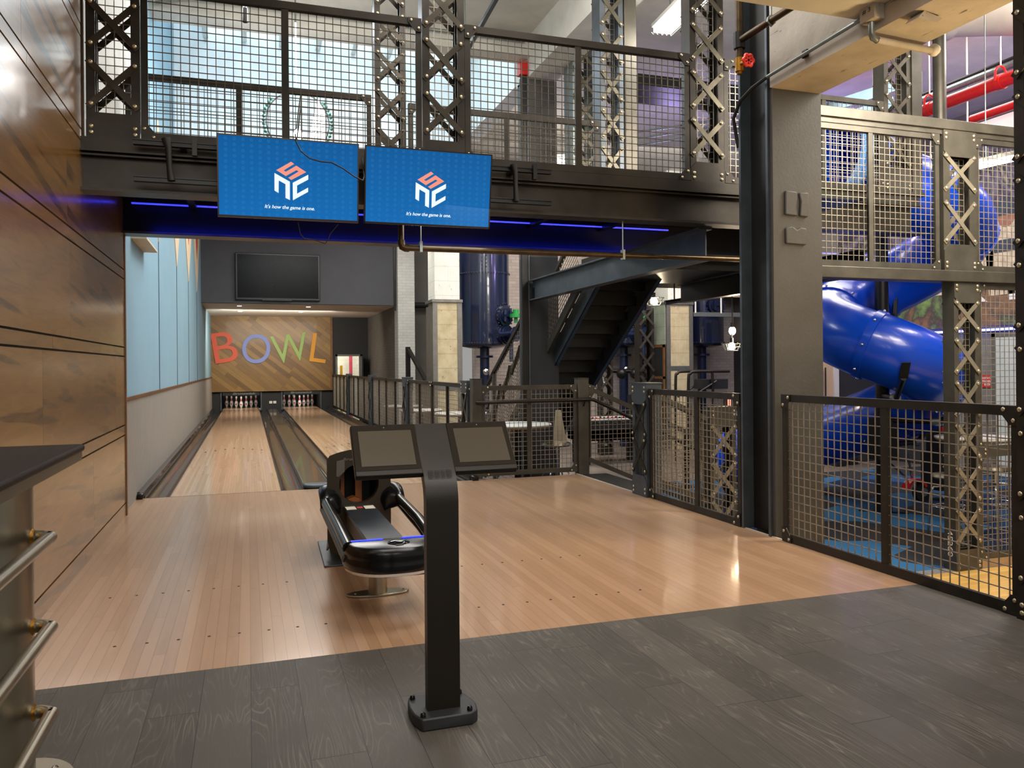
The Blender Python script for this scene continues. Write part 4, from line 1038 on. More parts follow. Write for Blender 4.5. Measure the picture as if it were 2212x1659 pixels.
ib = ibeam((3.75, 10.35, 2.185), (3.75, 5.98, 2.185), .28, .13)
ob = tag(ib.build('steel_beam', m['steel_edge']), 'dark I beam running from the far column to the bridge', 'beam')
ob2 = MB(); ibeam((5.45, 9.3, 2.10), (5.45, 6.0, 2.10), .24, .12, mb=ob2); tag(ob2.build('steel_beam', m['steel_black']), 'second dark I beam above the hanging bulbs', 'beam')
bk = MB(); bk.box(3.70,3.80,10.28,10.40,2.20,2.36); tag(bk.build('beam_cleat', m['steel_black']), 'small bolted cleat where the I beam meets the far column', 'bracket')
# tile columns -----------------------------------------------------------
def tilecol(label, x0, x1, y, d, zs, z1, mats, zsplit2=None):
    o = thing('tile_column', label, 'column', ((x0+x1)/2, y, -.7))
    box('upper_shaft', m[mats[1]], (x0, x1, y, y+d, zs, z1), o)
    box('lower_shaft', m[mats[0]], (x0, x1, y, y+d, -.7, zs), o)
    for x in (x0, x1):
        mb = MB(); mb.box(x-.05, x+.05, y-.015, y, -.7, zs); 
        if x == x0: mb.box(x-.05, x-.035, y, y+d, -.7, zs-.1)
        mb.build('corner_guard', m['clayframe'], o)
    MB().box(x0-.07, x1+.06, y-.04, y+d, zs-.03, zs+.03).build('collar', m['clayframe'], o)
    MB().box(x0, x1, y-.012, y, .78 if zsplit2 is None else zsplit2, .92 if zsplit2 is None else zsplit2+.1).build('cross_band', m['galv'], o)
    return o
tilecol('pale clay tile column with steel corner guards left of the first navy tank', 3.76, 4.30, 16.5, .65, 2.68, 6.0, ('clay', 'claywhite'))
tc2 = tilecol('pale clay tile column right of the staircase beside the framed slate board', 9.32, 9.92, 16.5, .69, 2.72, 6.0, ('clay', 'claywhite'), 1.15)
fb = thing('slate_board', 'brown framed black slate board on the green side of the tile column', 'board', (9.26, 16.9, .2))
mb = MB()
for y in (16.52, 17.14): mb.box(9.21,9.24,y,y+.06,-.2,1.75)
for z in (-.2, .95, 1.69): mb.box(9.21,9.24,16.52,17.2,z,z+.06)
mb.build('frame', m['boardwood'], fb); box('slate', m['boardblack'], (9.22,9.232,16.55,17.17,-.17,1.72), fb)
box('green_face', m['claygreen'], (9.255, 9.27, 16.54, 17.19, 1.76, 2.7), tc2)
# tanks ------------------------------------------------------------------
def tank(label, x, y, r, zb, zt, hatch, valve=True):
    o = thing('pressure_tank', label, 'tank', (x, y, -.7), 'navy riveted tanks')
    mb = MB(); mb.lathe([(0,zb-.10),(r*.5,zb-.09),(r*.93,zb-.04),(r,zb),(r,zt),(0,zt)], (x,y,0), 48); mb.build('shell', m['tank'], o, smooth=40)
    for z in (zb+.03, zb+1.62, zb+3.0):
        if z > zt: continue
        MB().lathe([(r,z-.03),(r+.012,z-.03),(r+.012,z+.03),(r,z+.03)], (x,y,0), 48).build('seam_band', m['tank'], o, smooth=30)
        mb = MB()
        for i in range(56):
            a = 2*pi*i/56
            if sin(a) < .3: mb.sphere((x+(r+.012)*cos(a), y+(r+.012)*sin(a), z), .016, 6, 4)
        q = mb.build('seam_rivets', m['tank'], o, smooth=180); q['kind'] = 'stuff'
    mb = MB()
    for i in range(22):
        for dx in (-.05, .05):
            a = -pi/2 - .28 + dx/r; z = zb+1.7+.085*i + (.04 if dx > 0 else 0)
            if z < zt: mb.sphere((x+r*cos(a), y+r*sin(a), z), .018, 6, 4)
    q = mb.build('vertical_rivets', m['tank'], o, smooth=180); q['kind'] = 'stuff'
    mb = MB(); mb.cyl((x,y,-.7),(x,y,zb-.05),.11,16); mb.cyl((x,y,zb-.30),(x,y,zb-.25),.20,16); mb.build('pipe_leg', m['navy'], o, smooth=40)
    # hatch
    hx, hz = hatch; a = -pi/2 + (hx-x)/r*1.05; c = Vector((x+r*cos(a), y+r*sin(a), hz)); n = Vector((cos(a), sin(a), 0)); s = Vector((-sin(a), cos(a), 0))
    mb = MB(); mb.cyl(c-n*.1, c+n*.07, .24, 24); mb.build('hatch_ring', m['tank'], o, smooth=40)
    mb = MB(); mb.cyl(c+n*.07, c+n*.10, .17, 24); mb.bar(c+n*.13-s*.14, c+n*.13+s*.14, .05, .05); mb.bar(c+n*.12-s*.1+Zv*-.13, c+n*.12-s*.1+Zv*.13, .05, .05); mb.bar(c+n*.12+s*.1+Zv*-.13, c+n*.12+s*.1+Zv*.13, .05, .05); mb.build('hatch_cover', m['navy'], o, smooth=40)
    mb = MB()
    for i in range(20):
        b = 2*pi*i/20; mb.sphere(c+n*.04+s*.285*cos(b)+Zv*.285*sin(b), .018, 6, 4)
    q = mb.build('hatch_rivets', m['tank'], o, smooth=180); q['kind'] = 'stuff'
    if valve:
        v = c + Zv*-.42 + n*.05
        mb = MB(); mb.cyl(v-n*.15, v+n*.02, .22, 20); mb.cyl(v+n*.05, v+n*.08, .20, 20); mb.cyl(v+n*.08, v+n*.28, .10, 14); mb.cyl(v+n*.28, v+n*.31, .17, 18); mb.cyl(v+n*.16+s*0, v+n*.16-s*.5, .05, 10); mb.cyl(v+n*.16-s*.5, v+n*.16-s*.54, .09, 10); mb.cyl(v+n*.16, v+n*.16-Zv*.62, .05, 10); mb.build('valve_assembly', m['navy'], o, smooth=40)
        g = v + n*.3 + Zv*.25 + s*.0
        mb = MB(); mb.cyl(g, g+Zv*.12, .04, 10); mb.cyl(g+Zv*.12, g+Zv*.20, .14, 14); mb.cyl(g+Zv*.20, g+Zv*.30, .07, 12); mb.build('green_actuator', m['green'], o, smooth=40)
        MB().sphere(Vector((x-.05,y-.28,zb-.62)), .08, 12, 8, (1,.4,1)).build('gauge', m['chrome'], o, smooth=180)
    return o
tank('navy riveted tank right of the clay tile column', 5.2, 17.7, .58, 1.78, 5.80, (5.52, 2.42))
tank('navy riveted tank partly behind the staircase', 8.75, 17.7, .58, 1.80, 5.80, (8.85, 2.42))
tank('navy riveted tank right of the second tile column', 10.95, 17.7, .55, 1.80, 5.80, (11.0, 2.75), False)
gp = thing('pipe_gallery', 'row of dark pipes and valves below the right navy tanks', 'pipework', (10, 17.2, 1.2))
MB().tube([(8.0,17.1,1.15),(9.3,17.1,1.12)], .05, 8).build('pipe', m['steel_black'], gp); MB().tube([(9.95,16.9,2.6),(9.98,16.9,1.6),(10.05,16.95,1.3)], .07, 8).build('pipe', m['navy'], gp)
for x in (8.35, 8.7, 9.05): MB().sphere((x,17.0,1.08), .13, 10, 8).build('valve_bulb', m['steel_black'], gp, smooth=180)
pl = thing('mezzanine_platform', 'pale edged upper platform with thin rods in front of the right tank', 'platform', (11.3, 16.6, 2.45))
box('edge_beam', m['galv'], (10.0, 12.4, 16.5, 16.6, 2.42, 2.52), pl)
for x in (10.05, 10.75, 11.65): MB().cyl((x,16.5,2.5),(x,16.5,5.82),.02,6).build('rod', m['white'], pl)
tag(box('wall_panel', m['beige'], (11.55, 12.9, 17.6, 17.7, 3.0, 5.8)), 'pale hanging panel above the platform by the black column', 'panel')
# hanging bulbs
def bulb(label, x, y, z, shade, ztop):
    o = thing('hanging_bulb', label, 'lamp', (x,y,z), 'warm bare bulbs')
    MB().sphere((x,y,z), .05, 12, 8, (1,1,1.25)).build('bulb', m['bulb'], o, smooth=180)
    MB().cyl((x,y,z+.05),(x,y,z+.12),.025,10).build('socket', m['steel_black'], o)
    MB().cyl((x,y,z+.12),(x,y,ztop),.008,6).build('cord', m['blackmat'], o)
    if shade:
        mb = MB()
        for k in range(3): mb.tube([(x+(.09+.03*k)*cos(a), y+(.09+.03*k)*sin(a), z-.03+.05*k-.03) for a in [2*pi*i/16 for i in range(16)]], .005, 4, closed=True)
        for i in range(8):
            a = 2*pi*i/8; mb.bar((x+.09*cos(a),y+.09*sin(a),z-.06),(x+.15*cos(a),y+.15*sin(a),z+.05),.006,.006)
        mb.build('cage', m['galv'], o)
    return o
bulb('glowing bulb at the left end of the black pipe by the staircase', 5.64, 10.4, 2.22, True, 2.34)
bulb('upper glowing bulb hanging just left of the black steel column', 6.70, 10, 1.77, False, 2.34)
bulb('lower caged glowing bulb hanging just left of the black steel column', 6.62, 9.9, 1.54, True, 1.72)
pp = thing('black_pipe', 'black pipe with tee above the hanging bulbs', 'pipe', (6.2, 10, 2.3))
MB().tube([(5.60,10,2.16),(6.85,10,2.36),(7.6,10,2.47)], .033, 10).build('pipe_run', m['steel_black'], pp)
mb = MB(); mb.cyl((6.71,10,2.33),(6.71,10,2.62),.03,10); mb.cyl((6.71,10,2.30),(6.71,10,2.40),.05,10); mb.cyl((6.71,10,2.62),(6.71,10,2.64),.09,12); mb.build('tee_drop', m['steel_black'], pp)
MB().tube([(5.75,10,2.20),(5.75,10,2.62)], .01, 6).build('hanger', m['steel_black'], pp)
# tables and stools on the lower level
def rtable(label, x, y, r, z, group='round white tables'):
    o = thing('round_table', label, 'table', (x,y,-.7), group)
    mb = MB(); mb.lathe([(0,z-.03),(r-.01,z-.03),(r,z-.02),(r,z-.005),(r-.008,z),(0,z)], (x,y,0), 40); mb.build('table_top', m['tabletop'], o, smooth=40)
    MB().lathe([(0,z-.05),(r-.02,z-.05),(r-.005,z-.028),(0,z-.028)], (x,y,0), 40).build('wood_edge', m['tableedge'], o, smooth=40)
    MB().cyl((x,y,-.66),(x,y,z-.05),.045,14).build('column', m['steel_black'], o, smooth=40)
    MB().lathe([(0,-.7),(.30,-.7),(.30,-.68),(.06,-.65),(0,-.65)], (x,y,0), 24).build('foot', m['steel_black'], o, smooth=40)
    return o
rtable('round white bar table nearest to the cross railing', 3.30, 9.75, .44, .54)
rtable('round white bar table behind the lane railing, second from the cross railing', 3.72, 14.3, .5, .43)
rtable('round white bar table behind the lane railing, third from the cross railing', 3.25, 15.55, .42, .44)
rtable('farthest round white bar table behind the lane railing', 3.2, 17.2, .42, .45)
rtable('round white bar table right of the slide behind the laced column', 8.75, 7.75, .46, .34)
def stool(label, x, y, zs, back=True):
    o = thing('bar_stool', label, 'stool', (x,y,-.7), 'chrome swivel stools')
    MB().lathe([(0,zs-.03),(.18,zs-.03),(.20,zs-.01),(.19,zs+.02),(0,zs+.03)], (x,y,0), 24).build('seat', m['brushed'], o, smooth=40)
    MB().cyl((x,y,-.2),(x,y,zs-.03),.025,10).build('stem', m['chrome'], o)
    for i in range(4):
        a = pi/4 + pi/2*i
        MB().tube([(x+.03*cos(a),y+.03*sin(a),-.12),(x+.17*cos(a),y+.17*sin(a),-.13),(x+.21*cos(a),y+.21*sin(a),-.2),(x+.24*cos(a),y+.24*sin(a),-.7)], .012, 8).build('leg', m['chrome'], o, smooth=60)
    MB().tube([(x+.2*cos(a),y+.2*sin(a),-.35) for a in [2*pi*i/24 for i in range(24)]], .012, 6, closed=True).build('foot_ring', m['chrome'], o, smooth=60)
    if back:
        mb = MB(); mb.prism([(-.10,0),(.10,0),(.04,.42),(-.04,.42)], (x+.12,y+.16,zs+.02), (1,0,0), (0,.12,1), (0,.02,0)); mb.build('backrest', m['brushed'], o)
    return o
stool('chrome swivel stool with a pointed back behind the cross railing', 3.92, 9.98, .235)
stool('chrome stool behind the third and fourth lane railing panels', 3.2, 13.4, .0, False)
stool('chrome stool standing right of the lower laced column', 8.25, 7.05, .05, False)
stool('chrome stool left of the lower laced column under the slide', 7.55, 7.0, .0, False)
# foosball table
ft = thing('foosball_table', 'black foosball table with red handles behind the down steps', 'game table', (6.95, 14.9, -.7))
X0, X1, Y0, Y1 = 6.25, 7.75, 14.5, 15.25
mb = MB(); mb.box(X0,X1,Y0,Y0+.04,-.22,.18); mb.box(X0,X1,Y1-.04,Y1,-.22,.18); mb.box(X0,X0+.04,Y0,Y1,-.22,.18); mb.box(X1-.04,X1,Y0,Y1,-.22,.18); mb.box(X0,X1,Y0,Y1,-.22,-.02); mb.build('cabinet', m['blackmat'], ft)
mb = MB(); mb.box(X0-.01,X1+.01,Y0-.01,Y0+.06,.18,.21); mb.box(X0-.01,X1+.01,Y1-.06,Y1+.01,.18,.21); mb.build('top_rim', m['white'], ft)
for x in (X0+.08, X1-.2):
    for y in (Y0+.05, Y1-.17): MB().box(x,x+.12,y,y+.12,-.7,-.22).build('leg', m['blackmat'], ft)
for i in range(8):
    x = X0+.14+.175*i
    r_ = MB().cyl((x,Y0-.18,.14),(x,Y1+.14,.14),.009,6).build('rod', m['chrome'], ft)
    MB().cyl((x,Y0-.22,.14),(x,Y0-.10,.14),.022,8).build('handle', m['blackmat'], r_)
    mb = MB()
    for k in range(3): mb.box(x-.015,x+.015,Y0+.2+.18*k,Y0+.23+.18*k,.06,.22)
    mb.build('player_figure', m['red'] if i % 2 == 0 else m['blackmat'], r_)
# pool table + metal chair frame + dark box behind the steel column
pt = thing('pool_table', 'blue clothed pool table mostly hidden behind the black steel column', 'game table', (13.2, 19, -.7))
def _pool():
    x0, x1, y0, y1 = 10.45, 12.2, 15.1, 16.2
    box('cushion_rail', m['white'], (x0, x1, y0, y1, .12, .17), pt); box('cloth', m['bluecloth'], (x0+.08, x1-.08, y0+.08, y1-.08, .17, .182), pt); box('cabinet', m['blackmat'], (x0+.05, x1-.05, y0+.05, y1-.05, -.15, .12), pt)
    for x in (x0+.1, x1-.25):
        for y in (y0+.1, y1-.25): box('leg', m['blackmat'], (x, x+.13, y, y+.13, -.7, -.15), pt)
pt.location = (11.3, 15.6, -.7); _pool()
rl = tag(MB().box(8.55,8.58,12.88,12.93,.35,.62).build('indicator_light', m['redlamp']), 'small red glowing light above the blue pool table', 'light')
tag(box('light_stand', m['blackmat'], (8.53, 8.62, 12.93, 13.05, -.7, .70)), 'slim black stand carrying the red light', 'stand')
mf = thing('metal_chair', 'tall tubular metal chair frame left of the black steel column', 'chair', (9.3, 14.3, -.7))
for y in (14.0, 14.5):
    MB().tube(crom([(8.35,y,-.7),(8.35,y,.9),(8.40,y,1.1),(8.55,y,1.14),(9.3,y,1.14)], 5), .03, 8).build('side_frame', m['steel'], mf, smooth=60)
    MB().tube([(8.4,y,.62),(9.0,y,.95)], .022, 6).build('brace', m['steel'], mf); MB().tube([(8.9,y,1.12),(8.95,y,-.7)], .028, 8).build('rear_leg', m['steel'], mf)
    MB().tube([(8.4,y,.38),(9.3,y,-.05)], .022, 6).build('brace', m['steel'], mf)
box('seat_pad', m['boardblack'], (8.75, 9.3, 14.05, 14.45, .78, .98), mf)
tag(box('storage_box', m['blackmat'], (8.0, 8.55, 15.6, 16.0, -.7, .62)), 'dark storage box behind the laced newel post', 'box')
# red capped etc: white globe figure seen through the far stair mesh
tag(MB().lathe([(0,0),(.10,.0),(.13,.25),(.12,.7),(.08,1.0),(.0,1.05)], (6.1,15.9,-.0), 16).build('white_column_figure', m['white'], None, smooth=60), 'rounded white object beyond the down steps', 'figure')
tag(MB().box(6.0,6.2,15.8,16.0,-.7,0).build('plinth', m['boardblack']), 'dark plinth under the rounded white object', 'plinth')
for i, (x, y) in enumerate([(6.75, 13.0), (7.4, 16.1)]):
    lattice('laced_column', ['laced steel column beyond the down steps beside the staircase', 'laced steel column behind the foosball table'][i], (x, y), (1,0), (0,1), .30, .2, -.7, 2.3, 'laced columns on the lower level', Xh=.3, per=.42, rivets=False, steel='steel')
# leaning dark plank rails by the white pillar
lr = thing('stair_rail', 'dark sloping handrail post in front of the white brick pillar', 'handrail', (3.55, 18.5, -.7))
MB().box(3.50,3.60,18.4,18.5,-.7,1.75).build('upright', m['steel_black'], lr); MB().bar((3.55,18.45,1.72),(3.95,17.2,.55),.09,.06).build('sloping_rail', m['steel'], lr)
MB().bar((3.65,18.45,1.55),(4.05,17.2,.40),.05,.05).build('sloping_rail', m['steel_black'], lr)
# tall stair guard in front of first tank
XG = 3.86
sg = thing('stair_guard', 'sloping laced guard of the staircase in front of the first navy tank', 'railing', (4.0, 13, -.5))
MB().bar((XG,13.7,.573),(XG,11.0,2.05),.06,.06).build('sloping_rail', m['steel_black'], sg)
MB().box(XG-.03,XG+.03,12.55,12.61,-.7,1.2).build('upright', m['steel_olive'], sg)
mb = MB()
for i in range(34):
    y = 11.05+.08*i; zt = .3+(14.2-y)*.547; mb.box(XG-.003,XG+.003,y-.003,y+.003,-.6,zt)
for i in range(42):
    z = -.6+.06*i; ye = min(13.7, 14.2 if z < .3 else 14.2-(z-.3)/.547)
    if ye > 11.1: mb.box(XG-.003,XG+.003,11.05,ye,z-.003,z+.003)
mb.build('wire_mesh', m['wire'], sg)
for a in range(3):
    MB().bar((XG-.02,12.6-.5*a,.25+.45*a),(XG-.02,12.2-.5*a,1.0+.3*a),.04,.01).build('lacing_bar', m['lace'], sg)

# ================================================================ RIGHT SIDE STRUCTURE
band = thing('screen_beam', 'upper steel tube beam of the mesh screen right of the concrete column', 'beam', (6.2, Yf, 3.48))
MB().box(4.14, 9.5, Yf-.02, Yf+.12, 3.49, 3.585).build('tube', m['steel_olive'], band, bevel=.006); MB().box(4.14, 9.5, Yf+.0, Yf+.05, 3.445, 3.49).build('angle', m['steel_olive'], band)
bn2 = thing('screen_beam', 'lower steel tube beam of the mesh screen right of the concrete column', 'beam', (6.2, Yf, 2.05))
MB().box(4.14, 9.5, Yf-.04, Yf+.14, 2.05, 2.155).build('tube', m['steel_olive'], bn2, bevel=.006)
gR = 'mesh screens right of the concrete column'
railing('mesh_screen', 'large mesh screen in front of the blue slide opening', (4.14, Yf+.01), (1,0), (0,1), 2.08, 2.16, 3.445, gR, mull=[1.28], gus=('tr','br'), steel='steel_olive', s=.06, cat='mesh screen')
railing('mesh_screen', 'upper mesh screen right of the short laced column by the mural', (6.66, Yf+.01), (1,0), (0,1), 2.6, 2.16, 3.445, gR, gus=('tl','bl'), steel='steel_olive', s=.06, cat='mesh screen')
railing('mesh_screen', 'lower tall mesh screen right of the lower laced column', (6.675, Yf+.01), (1,0), (0,1), 2.6, .42, 2.045, gR, gus=('tl','bl'), steel='steel_olive', s=.06, cat='mesh screen')
railing('mesh_screen', 'bottom mesh screen right of the lower laced column above the gym floor', (6.675, Yf+.01), (1,0), (0,1), 2.6, -.62, .42, gR, gus=('tl','bl'), steel='steel_olive', s=.06, cat='mesh screen')
lattice('laced_column', 'short laced steel column between the upper and lower beam of the mesh screen', (6.245, Yf-.01), (1,0), (0,1), .40, .13, 2.155, 3.485, None, top=True, Xh=.345, per=.495, bh=.25, zs=2.44, steel='steel_olive', lace='lace_lit', mesh='wire', f=.08, rr=.016)
lattice('laced_column', 'lower laced steel column standing beside the yellow gym floor', (6.36, Yf-.01), (1,0), (0,1), .315, .13, -.7, 2.05, None, top=True, Xh=.285, per=.405, bh=.20, zs=-.42, steel='steel_olive', lace='lace_lit', mesh='wire', rr=.016)
mk = text_on('chalk_mark', '45260', m['white'], None, (6.3585, 5.94, -.32), (0,0,-1), (0,-1,0), .25, .055, 0)
tag(mk, 'chalk number 45260 on the dark side of the lower laced column', 'marking')
tag(box('gym_kerb', m['tableedge'], (6.70, 9.3, Yf+.0, Yf+.08, -.7, -.62)), 'wooden kerb under the bottom mesh screen', 'kerb')
# slide platform
Yp = 6.95
sd = thing('slide_platform', 'steel platform beam carrying the blue slide entrance', 'platform', (6.2, Yp, 2.72))
mb = MB(); mb.box(4.75, 7.11, Yp-.05, Yp+.10, 3.118, 3.157); mb.box(4.75, 7.04, Yp-.03, Yp+.02, 3.023, 3.118); mb.box(4.75, 7.07, Yp-.05, Yp, 3.003, 3.023); mb.build('edge_channel', m['steel_olive'], sd)
box('web_plate', m['steel_olive'], (4.75, 6.98, Yp+.03, Yp+.05, 2.715, 3.01), sd); box('lower_flange', m['steel_olive'], (4.75, 7.09, Yp-.06, Yp+.14, 2.695, 2.715), sd)
box('deck', m['steel_black'], (4.8, 6.44, Yp+.1, 8.5, 3.118, 3.157), sd)
tag(box('light_strip', m['led'], (5.3, 8.2, 8.6, 8.62, 2.72, 2.735)), 'blue light strip under the slide platform', 'light strip')
lattice('laced_column', 'laced steel column on the slide platform', (6.60, Yp), (1,0), (0,1), .365, .16, 3.157, 5.8, None, Xh=.30, per=.45, bh=.25, zs=3.46, steel='steel_olive', lace='lace', mesh='wire', rr=.015)
MB()
tag(box('box_column', m['steel_olive'], (6.975, 7.115, Yp-.01, Yp+.14, 3.157, 5.8)), 'smooth steel box column beside the laced column on the slide platform', 'column')
railing('mesh_railing', 'mesh railing on the slide platform in front of the slide opening', (4.98, Yp), (1,0), (0,1), 1.61, 3.163, 4.13, 'railing of the slide platform', mull=[.83], gus=('tr','br'), steel='steel_olive', s=.057)
# slide ------------------------------------------------------------------
sl = thing('tube_slide', 'blue spiral tube slide winding down around a black pole', 'slide', (8.0, 8.5, -.7))
Cx, Cy, R_, rt = 8.0, 8.5, .95, .43
ef = Vector((-.685,-.728,0)); er = Vector((.728,-.685,0))
def circ(q):  # q quarter turns: 0 front, 1 right, 2 back, 3 left
    a = q*pi/2; d = ef*cos(a) + er*sin(a); k = min(int(q), 5); f_ = q-k; rk = (.95,.90,.76,.66,.66,.66,.78); return Vector((Cx,Cy,0)) + d*(rk[k]*(1-f_)+rk[k+1]*f_)
zk = [(0,3.50),(1,2.95),(2,2.34),(3,1.87),(4,1.46),(5,1.03),(6,.55)]
def zq(q):
    for (a, za), (b, zb) in zip(zk[:-1], zk[1:]):
        if a <= q <= b: return za + (zb-za)*(q-a)/(b-a)
path = []
ent = crom([(6.50,7.58,3.70),(6.9,7.60,3.66),(7.35,7.81,3.50)], 6)[:-1]
path += ent
q = 0.0
while q <= 6.001:
    c = circ(q); path.append(Vector((c.x, c.y, zq(q)))); q += .125
tail = crom([path[-1], (8.30,9.75,.25), (8.05,10.4,.02), (7.75,10.95,-.15), (7.55,11.35,-.24)], 4)[1:]
path += tail
n = len(path); cuts = [0, 12, 20, 28, 35, 43, 51, 59, n-1]
cuts = sorted(set(min(c, n-1) for c in cuts))
for a, b in zip(cuts[:-1], cuts[1:]):
    MB().tube(path[a:b+1], rt, 32, caps=False).build('slide_segment', m['slide'], sl, smooth=180)
for c in cuts[1:-1]:
    d = (path[c+1]-path[c-1]).normalized()
    mb = MB(); mb.tube([path[c]-d*.055, path[c]-d*.05, path[c]+d*.05, path[c]+d*.055], [rt, rt+.022, rt+.022, rt], 32, caps=False)
    o = mb.build('joint_flange', m['slide'], sl, smooth=50)
    t = Vector((0,0,1)); e1 = d.cross(t).normalized(); e2 = d.cross(e1)
    for k in range(8):
        w = 2*pi*k/8
        MB().sphere(path[c] + (e1*cos(w)+e2*sin(w))*(rt+.024), .018, 8, 5).build('bolt', m['chrome'], o, smooth=180)
# rim and entry panel
d = (path[1]-path[0]).normalized()
MB().tube([path[0]-d*.04, path[0]-d*.04+d*.0001, path[0]+d*.08], [rt+.0, rt+.05, rt+.05], 32, caps=False).build('entry_rim', m['slidepanel'], sl, smooth=40)
mb = MB(); c = path[0]; N = 40
inner = [(c.y + rt*cos(2*pi*i/N), c.z + rt*sin(2*pi*i/N)) for i in range(N)]
def outer(i):
    a = 2*pi*i/N; k = .535; return (c.y + k*cos(a), c.z + k*sin(a))
vs = [(c.x-.0, y, z) for y, z in inner] + [(c.x-.0,)+outer(i) for i in range(N)] + [(c.x+.05, y, z) for y, z in inner] + [(c.x+.05,)+outer(i) for i in range(N)]
fs = [(i,(i+1)%N,N+(i+1)%N,N+i) for i in range(N)] + [(2*N+i,3*N+i,3*N+(i+1)%N,2*N+(i+1)%N) for i in range(N)] + [(N+i,N+(i+1)%N,3*N+(i+1)%N,3*N+i) for i in range(N)]
mb.add(vs, fs); mb.build('entry_panel', m['slidepanel'], sl)
MB().cyl((Cx,Cy,-.7),(Cx,Cy,5.8),.085,16).build('pole', m['slideblack'], sl, smooth=40)
mb = MB(); mb.prism([(-.30,0),(.30,0),(.30,.02),(.11,.02),(.09,.42),(-.09,.42),(-.11,.02),(-.30,.02)], (Cx,Cy-.0,-.7), er, (0,0,1), ef*.03)
mb.prism([(-.30,0),(.30,0),(.30,.02),(.11,.02),(.09,.42),(-.09,.42),(-.11,.02),(-.30,.02)], (Cx,Cy-.0,-.7), ef, (0,0,1), er*.03); mb.build('pole_foot', m['slideblack'], sl)
mb = MB(); mb.box(Cx-.12,Cx+.12,Cy-.12,Cy+.12,.0,.55); mb.box(Cx-.12,Cx+.12,Cy-.12,Cy+.12,1.0,1.35) if False else None; mb.build('splice_sleeve', m['slideblack'], sl)
def arm(q, dz, lab='bracket'):
    c = circ(q); z = zq(q); d = (c - Vector((Cx,Cy,0))).normalized()
    a = Vector((Cx,Cy,z-rt-.12+dz)); b = a + d*((c-Vector((Cx,Cy,0))).length*.95); p = Vector((c.x,c.y,z))
    o = MB().tube([a, b], .035, 10).build('support_arm', m['slideblack'], sl, smooth=40)
    mb = MB(); t = Vector((-d.y,d.x,0))
    e = Vector((c.x,c.y,z)) + d*rt*.72 - Zv*rt*.70
    mb.tube([b, b+d*.05, e+d*.03], .035, 8); mb.build('strut', m['slideblack'], o)
    MB().cyl(b-d*.06, b+d*.06, .055, 10).build('clamp', m['galv'], o)
    f = Vector((c.x,c.y,z)) + d*(rt+.01)*.97 - Zv*rt*.25
    MB().bar(e+d*.02, f+d*.03, .10, .015, up=d).build('strap', m['slideblack'], o)
for q in (2.7, 4.15, 4.9, 5.6): arm(q, 0)
c_ = circ(1.75); z_ = zq(1.75); d_ = (c_ - Vector((Cx,Cy,0))).normalized(); p1 = Vector((c_.x,c_.y,z_)) - d_*(rt+.012)*.98 + Zv*.06; p2 = Vector((c_.x,c_.y,z_)) - d_*(rt+.012)*.74 - Zv*.29
o_ = MB().bar(p1, p2, .10, .015, up=-d_).build('strap', m['slideblack'], sl)
e_ = Vector((Cx,Cy,z_-.62)) + d_*.42
MB().tube([p2, e_+Zv*.08, e_], .03, 8).build('strut', m['slideblack'], o_); MB().cyl(e_-d_*.05, e_+d_*.06, .05, 10).build('clamp', m['galv'], o_)
MB().tube([Vector((Cx,Cy,z_-.62)), e_], .032, 8).build('support_arm', m['slideblack'], sl)
# items near the slide: machine with red fender, pale beams, poles
mc = thing('floor_machine', 'black wheeled machine with red fender beside the slide', 'machine', (9.3, 9.2, -.7))
box('body', m['blackmat'], (9.35, 9.65, 8.85, 9.2, -.55, -.02), mc); box('head', m['blackmat'], (9.4, 9.62, 8.87, 9.15, -.02, .38), mc); box('red_light', m['red'], (9.38, 9.52, 8.85, 8.9, .30, .36), mc)
MB().cyl((9.12,8.92,-.56),(9.12,9.0,-.56),.14,18).build('wheel', m['blackmat'], mc, smooth=40); MB().cyl((9.12,8.91,-.56),(9.12,9.01,-.56),.06,14).build('hub', m['galv'], mc, smooth=40)
mb = MB(); mb.lathe([(.15,-.06),(.19,-.06),(.19,.06),(.15,.06)], (8.98,8.95,-.55), 10, 'y', .4, 2.9); mb.build('red_fender', m['red'], mc)
MB().tube([(8.15,9.0,.2),(8.75,9.0,-.25),(8.95,9.0,-.42)], .014, 6).build('chrome_bar', m['chrome'], mc); MB().tube([(8.85,9.05,.35),(9.0,9.05,-.2),(9.05,9.05,-.45)], .014, 6).build('chrome_bar', m['chrome'], mc)
pb = thing('channel_beam', 'pale blue sloping steel channels above the slide entrance', 'beam', (8.1, 9, 4.85))
for dz in (0, -.22): MB().bar((7.6,9,4.80+dz),(8.7,9,5.20+dz),.06,.14).build('channel', m['paleblue'], pb)
tag(MB().cyl((7.43,7.0,3.5),(7.43,7.0,5.8),.07,14).build('steel_pole', m['steel_olive'], None, smooth=40), 'round dark pole behind the mesh screen below the red pipe', 'pole')
tag(box('dark_opening', m['darkwall'], (7.4, 8.6, 10.6, 10.7, 4.75, 5.82)), 'dark panel behind the pale blue channels', 'panel')
